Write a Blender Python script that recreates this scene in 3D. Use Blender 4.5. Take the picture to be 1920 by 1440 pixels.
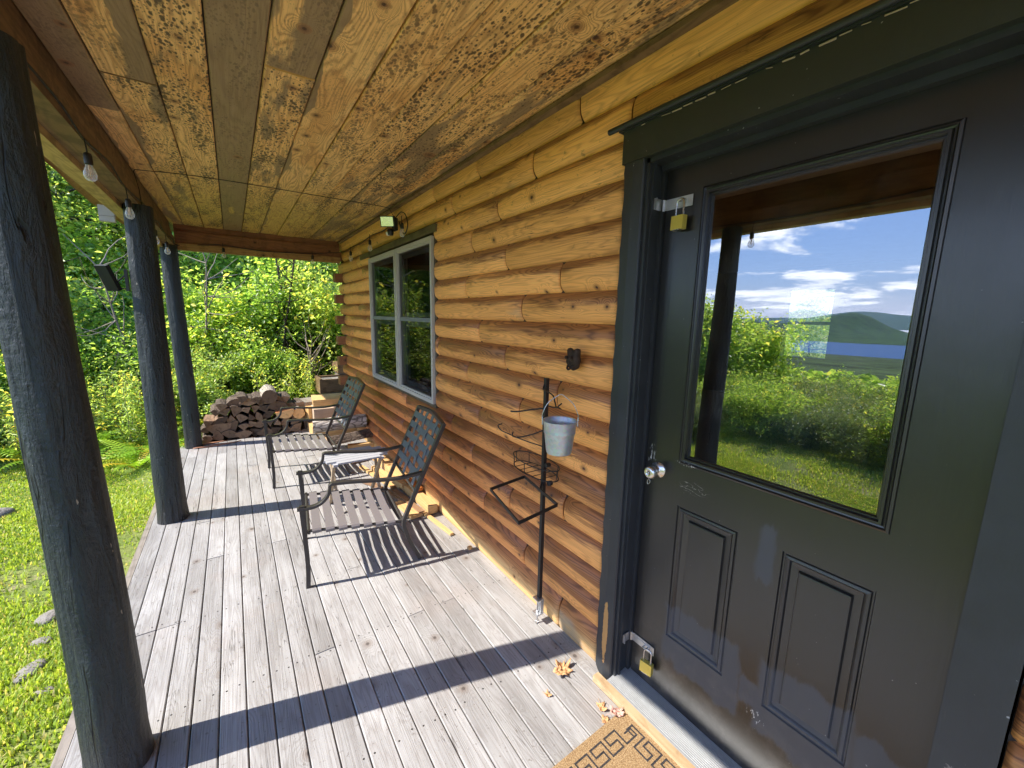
import bpy, math, random
import numpy as np
from mathutils import Vector, Matrix, noise as mnoise

# ------------------------------------------------------------------ camera, world, sun
scene = bpy.context.scene
for o in list(bpy.data.objects): bpy.data.objects.remove(o)
COL = scene.collection
CAM_H = 1.63
HAZE = True
YAW, PIT, ROL = .60041, -.16593, .01876
cy_, sy_, cp_, sp_ = math.cos(YAW), math.sin(YAW), math.cos(PIT), math.sin(PIT)
fwd = Vector((sy_*cp_, cy_*cp_, sp_)); right = Vector((cy_, -sy_, 0)); up = right.cross(fwd)
cr_, sr_ = math.cos(ROL), math.sin(ROL)
r2 = cr_*right + sr_*up; u2 = -sr_*right + cr_*up
cam = bpy.data.cameras.new('camera'); camo = bpy.data.objects.new('camera', cam); COL.objects.link(camo)
M = Matrix.Identity(4)
for i in range(3): M[i][0], M[i][1], M[i][2] = r2[i], u2[i], -fwd[i]
M[0][3], M[1][3], M[2][3] = 0, 0, CAM_H
camo.matrix_world = M
cam.sensor_width = 36; cam.lens = 762.4/1920*36; cam.clip_start = .02; cam.clip_end = 60000
scene.camera = camo
SUN_EL = math.radians(47.2)
SUN_DIR = Vector((-.969*math.cos(SUN_EL), .247*math.cos(SUN_EL), math.sin(SUN_EL)))   # towards the sun
sl = bpy.data.lights.new('sun', 'SUN'); sl.energy = 3.1; sl.angle = math.radians(.5); sl.color = (1, .95, .87)
so = bpy.data.objects.new('sun', sl); COL.objects.link(so)
so.rotation_euler = SUN_DIR.to_track_quat('Z', 'Y').to_euler()
scene.view_settings.view_transform = 'Standard'; scene.view_settings.look = 'None'
scene.view_settings.exposure = 1.82; scene.view_settings.gamma = 1
scene.cycles.max_bounces = 10; scene.cycles.diffuse_bounces = 5; scene.cycles.glossy_bounces = 5
scene.cycles.transparent_max_bounces = 12; scene.cycles.transmission_bounces = 6
scene.cycles.use_denoising = True
scene.cycles.sample_clamp_indirect = 6

# ------------------------------------------------------------------ node helper
class G:
    def __init__(s, nt): s.nt = nt; s.L = nt.links
    def n(s, t, **k):
        nd = s.nt.nodes.new(t)
        for a, b in k.items(): setattr(nd, a, b)
        return nd
    def put(s, sock, v):
        if v is None: return
        if isinstance(v, bpy.types.NodeSocket): s.L.new(v, sock)
        else:
            if isinstance(v, (tuple, list)) and len(v) == 3 and sock.type == 'RGBA': v = (*v, 1)
            sock.default_value = v
    def m(s, op, a, b=None, c=None, clamp=False):
        nd = s.n('ShaderNodeMath', operation=op, use_clamp=clamp)
        s.put(nd.inputs[0], a); s.put(nd.inputs[1], b); s.put(nd.inputs[2], c); return nd.outputs[0]
    def add(s, a, b): return s.m('ADD', a, b)
    def sub(s, a, b): return s.m('SUBTRACT', a, b)
    def mul(s, a, b): return s.m('MULTIPLY', a, b)
    def vec(s, x, y, z):
        nd = s.n('ShaderNodeCombineXYZ')
        for i, v in enumerate((x, y, z)): s.put(nd.inputs[i], v)
        return nd.outputs[0]
    def sep(s, v):
        nd = s.n('ShaderNodeSeparateXYZ'); s.put(nd.inputs[0], v); return nd.outputs
    def noise(s, v, scale=1, detail=3, rough=.55, dist=0):
        nd = s.n('ShaderNodeTexNoise'); s.put(nd.inputs['Vector'], v); nd.inputs['Scale'].default_value = scale
        nd.inputs['Detail'].default_value = detail; nd.inputs['Roughness'].default_value = rough
        nd.inputs['Distortion'].default_value = dist; return nd.outputs[0]
    def vor(s, v, scale=1, feature='F1', rand=1):
        nd = s.n('ShaderNodeTexVoronoi', feature=feature); s.put(nd.inputs['Vector'], v)
        nd.inputs['Scale'].default_value = scale; nd.inputs['Randomness'].default_value = rand; return nd.outputs
    def mix(s, f, a, b, mode='MIX'):
        nd = s.n('ShaderNodeMix', data_type='RGBA', blend_type=mode)
        s.put(nd.inputs[0], f); s.put(nd.inputs[6], a); s.put(nd.inputs[7], b); return nd.outputs[2]
    def step(s, v, a, b):
        nd = s.n('ShaderNodeMapRange', interpolation_type='SMOOTHSTEP')
        s.put(nd.inputs[0], v); s.put(nd.inputs[1], a); s.put(nd.inputs[2], b); return nd.outputs[0]
    def ramp(s, f, stops):
        nd = s.n('ShaderNodeValToRGB'); s.put(nd.inputs[0], f); e = nd.color_ramp.elements
        while len(e) < len(stops): e.new(.5)
        for el, (p, c) in zip(e, stops): el.position = p; el.color = (*c, 1)
        return nd.outputs[0]
    def attr(s, name): return s.n('ShaderNodeAttribute', attribute_name=name).outputs
    def uv(s): return s.sep(s.n('ShaderNodeAttribute', attribute_name='uv').outputs[1])
    def a(s): return s.sep(s.n('ShaderNodeAttribute', attribute_name='a').outputs[1])
    def pos(s): return s.n('ShaderNodeNewGeometry').outputs['Position']
    def obj(s): return s.n('ShaderNodeTexCoord').outputs['Object']
    def bump(s, h, strength=.5, dist=.01):
        nd = s.n('ShaderNodeBump'); nd.inputs['Strength'].default_value = strength; nd.inputs['Distance'].default_value = dist
        s.put(nd.inputs['Height'], h); return nd.outputs[0]

def mat(name, fn):
    m = bpy.data.materials.new(name); m.use_nodes = True; nt = m.node_tree; nt.nodes.clear(); g = G(nt)
    out = g.n('ShaderNodeOutputMaterial'); g.L.new(fn(g), out.inputs[0]); return m
def pbr(g, col, rough=.6, normal=None, metal=0, spec=.5, **k):
    p = g.n('ShaderNodeBsdfPrincipled'); g.put(p.inputs['Base Color'], col); g.put(p.inputs['Roughness'], rough)
    g.put(p.inputs['Metallic'], metal); g.put(p.inputs['Specular IOR Level'], spec)
    if normal is not None: g.put(p.inputs['Normal'], normal)
    for a, b in k.items(): g.put(p.inputs[a.replace('_', ' ')], b)
    return p.outputs[0]
def plain(name, col, rough=.5, metal=0, var=.25, sc=20, bump=.15, spec=.5, bd=.003):
    def f(g):
        o = g.obj(); n = g.noise(o, sc, 5, .6)
        c = g.mix(g.mul(n, var*2), col, tuple(x*(1-var*1.6) for x in col))
        return pbr(g, c, g.add(g.mul(n, .25), rough-.12), g.bump(g.noise(o, sc*4, 3), bump, bd), metal, spec)
    return mat(name, f)

# ---- world
w = bpy.data.worlds.new('World'); scene.world = w; w.use_nodes = True
g = G(w.node_tree); w.node_tree.nodes.clear()
sky = g.n('ShaderNodeTexSky', sky_type='NISHITA'); sky.sun_disc = False
sky.sun_elevation = SUN_EL; sky.sun_rotation = math.atan2(SUN_DIR.x, SUN_DIR.y)
sky.air_density = 1.0; sky.dust_density = .6; sky.ozone_density = 2.0
d3 = g.sep(g.n('ShaderNodeTexCoord').outputs['Generated'])
den = g.add(g.m('MAXIMUM', d3[2], 0), .09)
cp = g.vec(g.m('DIVIDE', d3[0], den), g.m('DIVIDE', d3[1], den), 1.3)
cn = g.noise(cp, .9, 9, .6, .3)
thr = g.add(.47, g.mul(g.m('MAXIMUM', d3[2], 0), .16))
cm = g.mul(g.step(cn, thr, g.add(thr, .10)), g.step(d3[2], 0.0, .03))
cm = g.m('MAXIMUM', cm, g.mul(g.step(d3[2], .07, -.02), .5))
ccol = g.ramp(g.noise(cp, 2.2, 6, .6), [(.3, (4.6, 5.1, 6.0)), (.65, (8.6, 8.8, 9.2))])
skc = g.mix(.74, sky.outputs[0], (.22, 1.0, 3.3))
skc = g.mix(g.mul(cm, .92), skc, ccol)
bg = g.n('ShaderNodeBackground'); g.put(bg.inputs[0], skc); bg.inputs[1].default_value = .15
wo = g.n('ShaderNodeOutputWorld'); g.L.new(bg.outputs[0], wo.inputs[0])

# ------------------------------------------------------------------ mesh helper
class MB:
    def __init__(s): s.v = []; s.f = []; s.uv = []; s.a = []; s.mi = []; s.sm = []
    def poly(s, pts, uv=None, a=(0, 0, 0), mi=0, sm=False):
        b = len(s.v); s.v += [tuple(p) for p in pts]; s.f.append(tuple(range(b, b+len(pts))))
        s.uv += list(uv) if uv else [(0, 0)]*len(pts); s.a.append(a); s.mi.append(mi); s.sm.append(sm)
    def grid(s, P, UV=None, a=(0, 0, 0), mi=0, sm=True, closed=False):
        """P[i][j] points"""
        b = len(s.v); n, m = len(P), len(P[0])
        for r in P: s.v += [tuple(p) for p in r]
        for i in range(n-1):
            for j in range(m if closed else m-1):
                j2 = (j+1) % m
                s.f.append((b+i*m+j, b+i*m+j2, b+(i+1)*m+j2, b+(i+1)*m+j))
                if UV:
                    q = [UV[i][j], UV[i][j+1] if closed else UV[i][j2], UV[i+1][j+1] if closed else UV[i+1][j2], UV[i+1][j]]
                    s.uv += q
                else: s.uv += [(0, 0)]*4
                s.a.append(a); s.mi.append(mi); s.sm.append(sm)
    def box(s, x0, x1, y0, y1, z0, z1, a=(0, 0, 0), mi=0, ax=None, rot=None, mis=None):
        P = [(x, y, z) for x in (x0, x1) for y in (y0, y1) for z in (z0, z1)]
        if ax is None:
            dd = (x1-x0, y1-y0, z1-z0); ax = dd.index(max(dd))
        o = [i for i in range(3) if i != ax]
        Q = [rot @ Vector(p) for p in P] if rot is not None else P
        for k, f in enumerate(((0, 1, 3, 2), (4, 6, 7, 5), (0, 4, 5, 1), (2, 3, 7, 6), (0, 2, 6, 4), (1, 5, 7, 3))):
            fa = k//2
            ua = ax if fa != ax else o[0]
            va = [i for i in range(3) if i != fa and i != ua][0]
            s.poly([Q[i] for i in f], [(P[i][ua], P[i][va]+k*.37) for i in f], a, mis[k] if mis else mi)
    def tube(s, path, r, n=10, a=(0, 0, 0), mi=0, caps=True, rect=None, sm=True, upv=None, twist=0):
        path = [Vector(p) for p in path]; N = len(path); rings = []; T0 = None; L = 0; UV = []
        for i, p in enumerate(path):
            t = (path[min(i+1, N-1)] - path[max(i-1, 0)]).normalized()
            if T0 is None:
                ref = Vector(upv) if upv else (Vector((0, 0, 1)) if abs(t.z) < .9 else Vector((0, 1, 0)))
                nrm = (ref - t*ref.dot(t)).normalized()
            else:
                nrm = (nrm - t*nrm.dot(t)).normalized()
            T0 = t; bn = t.cross(nrm)
            if i: L += (p-path[i-1]).length
            rr = r[i] if hasattr(r, '__len__') else r
            if rect:
                w_, h_ = rect[0]*(rr), rect[1]*(rr)
                ring = [p+nrm*h_*c+bn*w_*d for c, d in ((1, 1), (1, -1), (-1, -1), (-1, 1))]
            else:
                ring = [p+(nrm*math.cos(k*2*math.pi/n+twist)+bn*math.sin(k*2*math.pi/n+twist))*rr for k in range(n)]
            rings.append(ring); UV.append([(L, k/len(ring)) for k in range(len(ring)+1)])
        s.grid(rings, UV, a, mi, sm and not rect, closed=True)
        if caps:
            s.poly(rings[0][::-1], a=a, mi=mi); s.poly(rings[-1], a=a, mi=mi)
    def lathe(s, prof, c=(0, 0, 0), n=24, a=(0, 0, 0), mi=0, axis=None):
        """prof [(r,z)]; axis: 3x3 rotation"""
        rings = []
        for r, z in prof:
            ring = [Vector((r*math.cos(k*2*math.pi/n), r*math.sin(k*2*math.pi/n), z)) for k in range(n)]
            if axis is not None: ring = [axis @ p for p in ring]
            rings.append([p+Vector(c) for p in ring])
        s.grid(rings, [[(k/n, i/len(prof)) for k in range(n+1)] for i in range(len(prof))], a, mi, True, closed=True)
    def build(s, name, mats, parent=None, bevel=0, loc=None, rotz=None, seg=2):
        me = bpy.data.meshes.new(name); me.from_pydata(s.v, [], s.f)
        if not isinstance(mats, (list, tuple)): mats = [mats]
        for m in mats: me.materials.append(m)
        u = me.uv_layers.new(name='uv'); u.data.foreach_set('uv', np.array(s.uv, dtype=np.float32).ravel())
        at = me.attributes.new('a', 'FLOAT_VECTOR', 'FACE'); at.data.foreach_set('vector', np.array(s.a, dtype=np.float32).ravel())
        me.polygons.foreach_set('material_index', np.array(s.mi, dtype=np.int32))
        me.polygons.foreach_set('use_smooth', np.array(s.sm, dtype=bool))
        me.update()
        o = bpy.data.objects.new(name, me); COL.objects.link(o)
        if parent: o.parent = parent
        if loc is not None: o.location = loc
        if rotz is not None: o.rotation_euler = (0, 0, rotz)
        if bevel:
            b = o.modifiers.new('b', 'BEVEL'); b.width = bevel; b.segments = seg; b.limit_method = 'ANGLE'; b.angle_limit = math.radians(40)
        return o
def tag(o, label=None, cat=None, group=None, kind=None):
    if label: o['label'] = label
    if cat: o['category'] = cat
    if group: o['group'] = group
    if kind: o['kind'] = kind
    return o
def empty(name, loc=(0, 0, 0), rz=0):
    o = bpy.data.objects.new(name, None); COL.objects.link(o); o.location = loc; o.rotation_euler = (0, 0, rz)
    o.empty_display_size = .1; return o
def copy_tree(o, parent=None):
    c = o.copy(); COL.objects.link(c); c.parent = parent
    for ch in [x for x in KIDS.get(o.name, [])]: copy_tree(ch, c)
    return c
KIDS = {}
def own(p, *ch):
    KIDS.setdefault(p.name, []).extend(ch)
def sstep(a, b, x):
    t = np.clip((x-a)/(b-a), 0, 1); return t*t*(3-2*t)
def spline(pts, n=8):
    P = [Vector(p) for p in pts]; P = [P[0]*2-P[1]]+P+[P[-1]*2-P[-2]]; out = []
    for i in range(1, len(P)-2):
        for k in range(n):
            t = k/n; a, b, c, d = P[i-1], P[i], P[i+1], P[i+2]
            out.append(.5*((2*b)+(-a+c)*t+(2*a-5*b+4*c-d)*t*t+(-a+3*b-3*c+d)*t**3))
    out.append(P[-2]); return out

# ------------------------------------------------------------------ wood materials
def woodfield(g, U, V, rnd, kn=3.0, lines=16, vs=7, us=1.1, warp=1.0):
    r = g.mul(rnd, 37.7)
    kv = g.vec(g.add(g.mul(U, kn), g.mul(r, 3.3)), g.add(g.mul(V, kn*1.15), g.mul(r, 1.7)), 0)
    nd = g.n('ShaderNodeTexVoronoi', voronoi_dimensions='2D', feature='F1'); g.put(nd.inputs['Vector'], kv); nd.inputs['Scale'].default_value = 1
    kk = g.sep(nd.outputs[1]); kd = g.add(nd.outputs[0], g.mul(g.step(kk[0], .62, .50), 1.0)); kd = g.mul(kd, g.add(.75, g.mul(kk[1], .9)))
    near = g.m('EXPONENT', g.mul(g.mul(kd, kd), -26))
    f = g.noise(g.vec(g.mul(U, us), g.mul(V, vs), r), 1, 2, .45)
    f = g.add(g.mul(f, 1.0), g.mul(near, .30*warp))
    f = g.add(f, g.mul(g.noise(g.vec(g.mul(U, 6), g.mul(V, 30), r), 1, 3), .03))
    ring = g.m('SINE', g.mul(f, lines*6.283))
    ring = g.add(g.mul(ring, .5), .5)
    knot = g.step(kd, .105, .05); core = g.step(kd, .05, .02)
    halo = g.sub(g.step(kd, .14, .09), knot)
    fib = g.noise(g.vec(g.mul(U, 3), g.mul(V, 260), r), 1, 3, .6)
    return ring, knot, core, halo, fib

def m_log(g):
    uv = g.uv(); A = g.a(); U, V = uv[0], uv[1]      # V: metres across (0..~.16), bottom to top
    ring, knot, core, halo, fib = woodfield(g, U, V, A[0], 4.2, 26, 9, .8, .9)
    z = g.sep(g.pos())[2]
    vn = g.m('DIVIDE', V, .165)
    big = g.noise(g.vec(g.mul(U, .8), g.mul(V, 5), g.mul(A[0], 11)), 1, 3)
    fine = g.noise(g.vec(g.mul(U, 5), g.mul(V, 50), g.mul(A[0], 7)), 1, 4, .6)
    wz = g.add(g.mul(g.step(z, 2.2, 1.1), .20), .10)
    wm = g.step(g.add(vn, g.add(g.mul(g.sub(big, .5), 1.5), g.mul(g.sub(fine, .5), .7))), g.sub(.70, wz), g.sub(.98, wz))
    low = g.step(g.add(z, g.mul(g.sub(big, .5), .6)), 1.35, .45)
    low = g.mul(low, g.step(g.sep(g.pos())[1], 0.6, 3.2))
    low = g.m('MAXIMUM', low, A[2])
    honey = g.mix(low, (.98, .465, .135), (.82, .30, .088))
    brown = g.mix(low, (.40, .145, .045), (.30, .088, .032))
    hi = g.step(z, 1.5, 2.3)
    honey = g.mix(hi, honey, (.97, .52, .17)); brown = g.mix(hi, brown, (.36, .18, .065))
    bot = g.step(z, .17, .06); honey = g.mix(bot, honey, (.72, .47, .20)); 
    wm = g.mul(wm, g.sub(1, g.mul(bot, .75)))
    c = g.mix(g.mul(wm, .88), honey, brown)
    c = g.mix(g.mul(g.step(g.sub(big, .0), .55, .75), .35), c, (.30, .15, .055))
    gm = g.mul(g.m('POWER', ring, 2.2), g.add(.34, g.mul(wm, .42)))
    c = g.mix(gm, c, g.mix(wm, (.38, .15, .045), (.13, .045, .017)))
    c = g.mix(g.mul(g.step(fib, .42, .66), .28), c, (.22, .10, .035))
    c = g.mix(g.mul(halo, .35), c, (.36, .15, .04))
    c = g.mix(g.mul(knot, .65), c, (.24, .095, .035)); c = g.mix(core, c, (.07, .03, .018))
    lk_ = g.mul(g.step(g.m('ABSOLUTE', g.sub(g.noise(g.vec(g.mul(U, .9), g.mul(V, 24), g.mul(A[0], 19)), 1, 3, .5), .5)), .006, .0), g.step(big, .50, .60)); c = g.mix(g.mul(lk_, .8), c, (.06, .028, .014))
    # bleached, greyer stretches
    bl = g.mul(g.step(g.noise(g.vec(g.mul(U, 1.1), g.mul(V, 3), g.mul(A[0], 5)), 1, 4, .65), .60, .74), .55)
    c = g.mix(g.mul(bl, A[1]), c, (.36, .31, .23))
    st = g.step(g.noise(g.vec(g.mul(U, 16), g.mul(V, 22), 3), 1, 4, .7), .60, .70)
    c = g.mix(g.mul(g.mul(st, hi), .5), c, (.10, .065, .03))
    c = g.mix(1, c, g.mix(A[0], (.78, .73, .68), (1.14, 1.12, 1.10)), 'MULTIPLY')
    h = g.add(g.add(g.mul(ring, .35), g.mul(fib, .6)), g.mul(core, -1.5))
    return pbr(g, c, g.sub(.60, g.mul(wm, .12)), g.bump(h, .35, .002), 0, .45)
def m_ceil(g):
    uv = g.uv(); A = g.a(); U, V = uv[0], uv[1]    # V metres across board 0..0.185 ; A = (rnd, grey, speckle)
    ring, knot, core, halo, fib = woodfield(g, U, V, A[0], 3.6, 26, 6, .7, 1.2)
    r = g.mul(A[0], 23.1)
    band = g.m('FLOOR', g.mul(A[1], .5)); grey, spk = g.sub(A[1], g.mul(band, 2)), A[2]
    n1 = g.noise(g.vec(g.mul(U, 1.3), g.mul(V, 7), r), 1, 5, .6)
    live = g.add(g.add(g.mul(g.noise(g.vec(g.mul(U, 2.3), 0, r), 1, 3, .5), .16), -.115), g.mul(band, .045))     # wavy edge line
    em = g.step(V, g.add(live, .004), live)
    blot = g.step(n1, g.sub(.66, g.mul(grey, .42)), g.sub(.74, g.mul(grey, .42)))
    gm = g.m('MAXIMUM', em, blot)
    tan = g.mix(g.noise(g.vec(g.mul(U, .9), g.mul(V, 3), r), 1, 2), (.94, .51, .165), (.98, .68, .31))
    or_ = g.step(g.noise(g.vec(g.mul(U, 1.6), g.mul(V, 4), g.add(r, 9)), 1, 3), .54, .62)
    tan = g.mix(g.mul(or_, .4), tan, (.66, .27, .06))
    tan = g.mix(g.step(g.sep(g.pos())[1], 3.3, 5.0), tan, (.66, .46, .13))
    gry = g.mix(g.noise(g.vec(g.mul(U, 4), g.mul(V, 60), r), 1, 5, .65), (.11, .072, .040), (.33, .24, .155))
    c = g.mix(g.mul(g.m('POWER', ring, 2.0), .55), tan, (.36, .15, .045))
    c = g.mix(g.mul(gm, .84), c, gry)
    # speckles: two sizes, dark elongated
    wv = g.add(g.mul(g.noise(g.vec(g.mul(U, 20), g.mul(V, 30), r), 1, 2), .9), 0)
    dmod = g.noise(g.vec(g.mul(U, 2.5), g.mul(V, 9), g.add(r, 4)), 1, 3)
    v1 = g.vor(g.vec(g.add(g.mul(U, 34), wv), g.add(g.mul(V, 66), wv), r), 1)
    s1 = g.step(v1[0], g.add(-.20, g.mul(dmod, 1.25)), g.add(-.34, g.mul(dmod, 1.2)))
    v2 = g.vor(g.vec(g.mul(U, 60), g.add(g.mul(V, 110), wv), r), 1)
    s2 = g.step(v2[0], g.add(-.22, g.mul(dmod, 1.15)), g.add(-.36, g.mul(dmod, 1.1)))
    keep = g.step(g.sep(v1[1])[0], g.sub(.86, spk), g.sub(.92, spk))
    s1 = g.mul(s1, keep)
    sm = g.mul(g.m('MAXIMUM', s1, g.mul(s2, .75)), g.mul(g.m('MINIMUM', g.mul(spk, 1.3), 1), g.sub(1, g.mul(em, .8))))
    c = g.mix(g.mul(sm, .92), c, (.060, .038, .022))
    # sooty feathering
    ft = g.mul(g.step(g.noise(g.vec(g.mul(U, 6), g.mul(V, 38), r), 1, 6, .75), .51, .66), g.mul(spk, .42))
    c = g.mix(ft, c, (.17, .11, .055))
    c = g.mix(g.mul(halo, .5), c, (.34, .13, .04)); c = g.mix(g.mul(knot, .7), c, (.20, .075, .03)); c = g.mix(core, c, (.07, .03, .015))
    c = g.mix(g.mul(g.step(fib, .42, .68), .30), c, (.2, .11, .05))
    return pbr(g, c, .55, g.bump(g.add(g.mul(fib, .5), g.mul(ring, .3)), .25, .002), 0, .4)
def m_deck(g):
    uv = g.uv(); A = g.a(); U, V = uv[0], uv[1]
    ring, knot, core, halo, fib = woodfield(g, U, V, A[0], 3.4, 20, 11, .7, .8)
    r = g.mul(A[0], 31)
    n1 = g.noise(g.vec(g.mul(U, 2.2), g.mul(V, 9), r), 1, 5, .6)
    n2 = g.noise(g.pos(), 1.6, 4, .6)
    c = g.mix(g.step(n1, .25, .75), (.335, .325, .32), (.50, .495, .495))
    c = g.mix(g.mul(g.step(n2, .52, .66), .3), c, (.42, .35, .31))
    c = g.mix(g.mul(g.step(n2, .46, .36), .3), c, (.58, .575, .58))
    c = g.mix(g.mul(g.m('POWER', ring, 3), .34), c, (.24, .21, .195))
    sk = g.step(g.noise(g.vec(g.mul(U, 1.6), g.mul(V, 210), r), 1, 4, .65), .50, .66)
    c = g.mix(g.mul(sk, .30), c, (.25, .215, .19))
    ck = g.step(g.m('ABSOLUTE', g.sub(g.noise(g.vec(g.mul(U, 1.1), g.mul(V, 26), g.add(r, 2)), 1, 3, .5), .5)), .006, .0)
    ckm = g.mul(ck, g.step(g.noise(g.vec(g.mul(U, 2), g.mul(V, 6), g.add(r, 5)), 1, 1), .48, .58))
    c = g.mix(g.mul(ckm, .75), c, (.10, .085, .075))
    c = g.mix(g.mul(halo, .3), c, (.25, .2, .16)); c = g.mix(g.mul(knot, .55), c, (.24, .185, .15)); c = g.mix(g.mul(core, .8), c, (.09, .07, .06))
    dt = g.step(g.noise(g.pos(), 70, 2, .5), .66, .70); c = g.mix(g.mul(dt, .6), c, (.20, .17, .15))
    ws = g.step(g.noise(g.vec(g.mul(U, 9), g.mul(V, 40), g.add(r, 8)), 1, 5, .7), .60, .72); c = g.mix(g.mul(ws, .22), c, (.62, .615, .61))
    c = g.mix(1, c, g.mix(A[1], (.60, .585, .565), (.80, .785, .765)), 'MULTIPLY')
    h = g.add(g.add(g.mul(ring, .3), g.mul(sk, -.6)), g.mul(ckm, -2))
    return pbr(g, c, .68, g.bump(h, .5, .002), 0, .35)
def m_plank(base, dark, grain=.4, rough=.6, lines=11, knots=2.5, weather=0.0):
    def f(g):
        uv = g.uv(); A = g.a(); U, V = uv[0], uv[1]
        ring, knot, core, halo, fib = woodfield(g, U, V, A[0], knots, lines, 9, .9, .9)
        n1 = g.noise(g.vec(g.mul(U, 2), g.mul(V, 12), g.mul(A[0], 9)), 1, 4)
        c = g.mix(n1, base, tuple(.5*(a+b) for a, b in zip(base, dark)))
        c = g.mix(g.mul(g.m('POWER', ring, 2.5), grain), c, dark)
        c = g.mix(g.mul(g.step(fib, .45, .8), .3), c, dark)
        c = g.mix(g.mul(knot, .6), c, tuple(x*.6 for x in dark)); c = g.mix(core, c, tuple(x*.3 for x in dark))
        if weather:
            wn = g.step(g.noise(g.pos(), 9, 5, .65), .48, .62); c = g.mix(g.mul(wn, weather), c, tuple(x*.35 for x in dark))
        return pbr(g, c, rough, g.bump(g.add(g.mul(fib, .6), g.mul(ring, .3)), .35, .002), 0, .4)
    return f
MLOG = mat('log_stain', m_log); MCEIL = mat('ceiling_boards', m_ceil); MDECK = mat('weathered_deck', m_deck)
MBEAM = mat('beam_wood', m_plank((.26, .165, .085), (.10, .060, .030), .5, weather=.45))
MBEAM2 = mat('red_beam_wood', m_plank((.30, .125, .055), (.13, .05, .024), .5, weather=.25))
MEAVE = mat('eave_wood', m_plank((.46, .27, .10), (.20, .10, .04), .45, weather=.35))
MYEL = mat('fresh_pine', m_plank((.66, .43, .19), (.42, .22, .08), .35))
MCASE = mat('weathered_trim_wood', m_plank((.115, .085, .055), (.05, .036, .024), .4, weather=.4))
MGREY = mat('grey_wood', m_plank((.30, .26, .22), (.13, .105, .085), .4, weather=.3))
MOLIVE = mat('window_head_wood', m_plank((.15, .125, .06), (.07, .055, .03), .4, weather=.4))
def m_split(c0, c1):
    def f(g):
        o = g.sep(g.obj()); rn = g.n('ShaderNodeObjectInfo').outputs['Random']
        n = g.noise(g.vec(g.mul(o[0], 45), g.mul(o[1], 4), g.mul(o[2], 45)), 1, 5, .65)
        n2 = g.noise(g.obj(), 8, 4, .6)
        c = g.mix(g.step(n, .3, .7), c0, c1); c = g.mix(g.mul(g.step(n2, .5, .7), .45), c, tuple(x*.55 for x in c1))
        c = g.mix(1, c, g.mix(rn, (.75, .73, .7), (1.15, 1.12, 1.05)), 'MULTIPLY')
        return pbr(g, c, .75, g.bump(n, .8, .006), 0, .3)
    return f
def m_end(c0, c1):
    def f(g):
        o = g.sep(g.obj()); r = g.m('SQRT', g.add(g.mul(o[0], o[0]), g.mul(o[2], o[2])))
        rn = g.n('ShaderNodeObjectInfo').outputs['Random']
        ring = g.m('SINE', g.add(g.mul(r, 900), g.mul(g.noise(g.obj(), 30, 2), 6)))
        c = g.mix(g.add(g.mul(ring, .25), .3), c0, c1)
        c = g.mix(g.mul(g.step(g.noise(g.obj(), 26, 4, .6), .5, .7), .5), c, tuple(x*.35 for x in c1))
        c = g.mix(1, c, g.mix(rn, (.45, .44, .43), (1.35, 1.28, 1.15)), 'MULTIPLY')
        return pbr(g, c, .8, g.bump(g.noise(g.obj(), 60, 3), .6, .003), 0, .25)
    return f
def m_bark(c0, c1, s=26):
    def f(g):
        o = g.sep(g.obj()); n = g.noise(g.vec(g.mul(o[0], s), g.mul(o[1], s*.4), g.mul(o[2], s)), 1, 6, .7)
        v = g.vor(g.vec(g.mul(o[0], s*1.6), g.mul(o[1], s*.6), g.mul(o[2], s*1.6)), 1, 'DISTANCE_TO_EDGE')[0]
        c = g.mix(g.step(n, .3, .7), c0, c1); c = g.mix(g.step(v, .12, .0), c, tuple(x*.4 for x in c0))
        return pbr(g, c, .85, g.bump(g.add(n, v), 1, .008), 0, .25)
    return f
MSPLIT = mat('old_split_face', m_split((.34, .22, .15), (.15, .09, .06))); MEND = mat('old_log_end', m_end((.30, .205, .135), (.10, .062, .040)))
MBARK = mat('dark_bark', m_bark((.075, .052, .040), (.17, .13, .10)))
MSPLIT2 = mat('fresh_split_face', m_split((.66, .42, .19), (.45, .24, .09))); MEND2 = mat('fresh_log_end', m_end((.62, .40, .20), (.44, .26, .11)))
MBARK2 = mat('pale_bark', m_bark((.30, .25, .21), (.60, .54, .48), 14))
MSPLIT3 = mat('red_split_face', m_split((.46, .19, .07), (.28, .10, .04)))
def m_post(g):
    p = g.pos(); P = g.sep(p)
    n = g.noise(g.vec(g.mul(P[0], 26), g.mul(P[1], 26), g.mul(P[2], 5)), 1, 6, .65, .6)
    m2 = g.noise(p, 3.5, 3)
    c = g.mix(n, (.006, .009, .0095), (.044, .053, .057))
    c = g.mix(g.mul(g.step(m2, .45, .6), .45), c, (.019, .030, .034))
    ckv = g.mul(g.step(g.m('ABSOLUTE', g.sub(g.noise(g.vec(g.mul(P[0], 9), g.mul(P[1], 9), g.mul(P[2], .9)), 1, 3, .5), .5)), .012, .003), g.step(m2, .44, .54)); c = g.mix(g.mul(ckv, .8), c, (.004, .004, .004))
    low = g.mul(g.step(g.add(P[2], g.mul(n, .5)), .75, .15), .5); c = g.mix(low, c, (.055, .047, .043))
    chip = g.step(g.noise(g.vec(g.mul(P[0], 60), g.mul(P[1], 60), g.mul(P[2], 16)), 1, 2, .5), .75, .765)
    c = g.mix(g.mul(chip, .8), c, (.40, .36, .30))
    return pbr(g, c, g.add(.42, g.mul(n, .25)), g.bump(g.sub(g.add(n, g.mul(g.noise(p, 60, 3), .25)), g.mul(ckv, .6)), 1, .02), 0, .35)
MPOST = mat('blue_black_post_paint', m_post)
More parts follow.
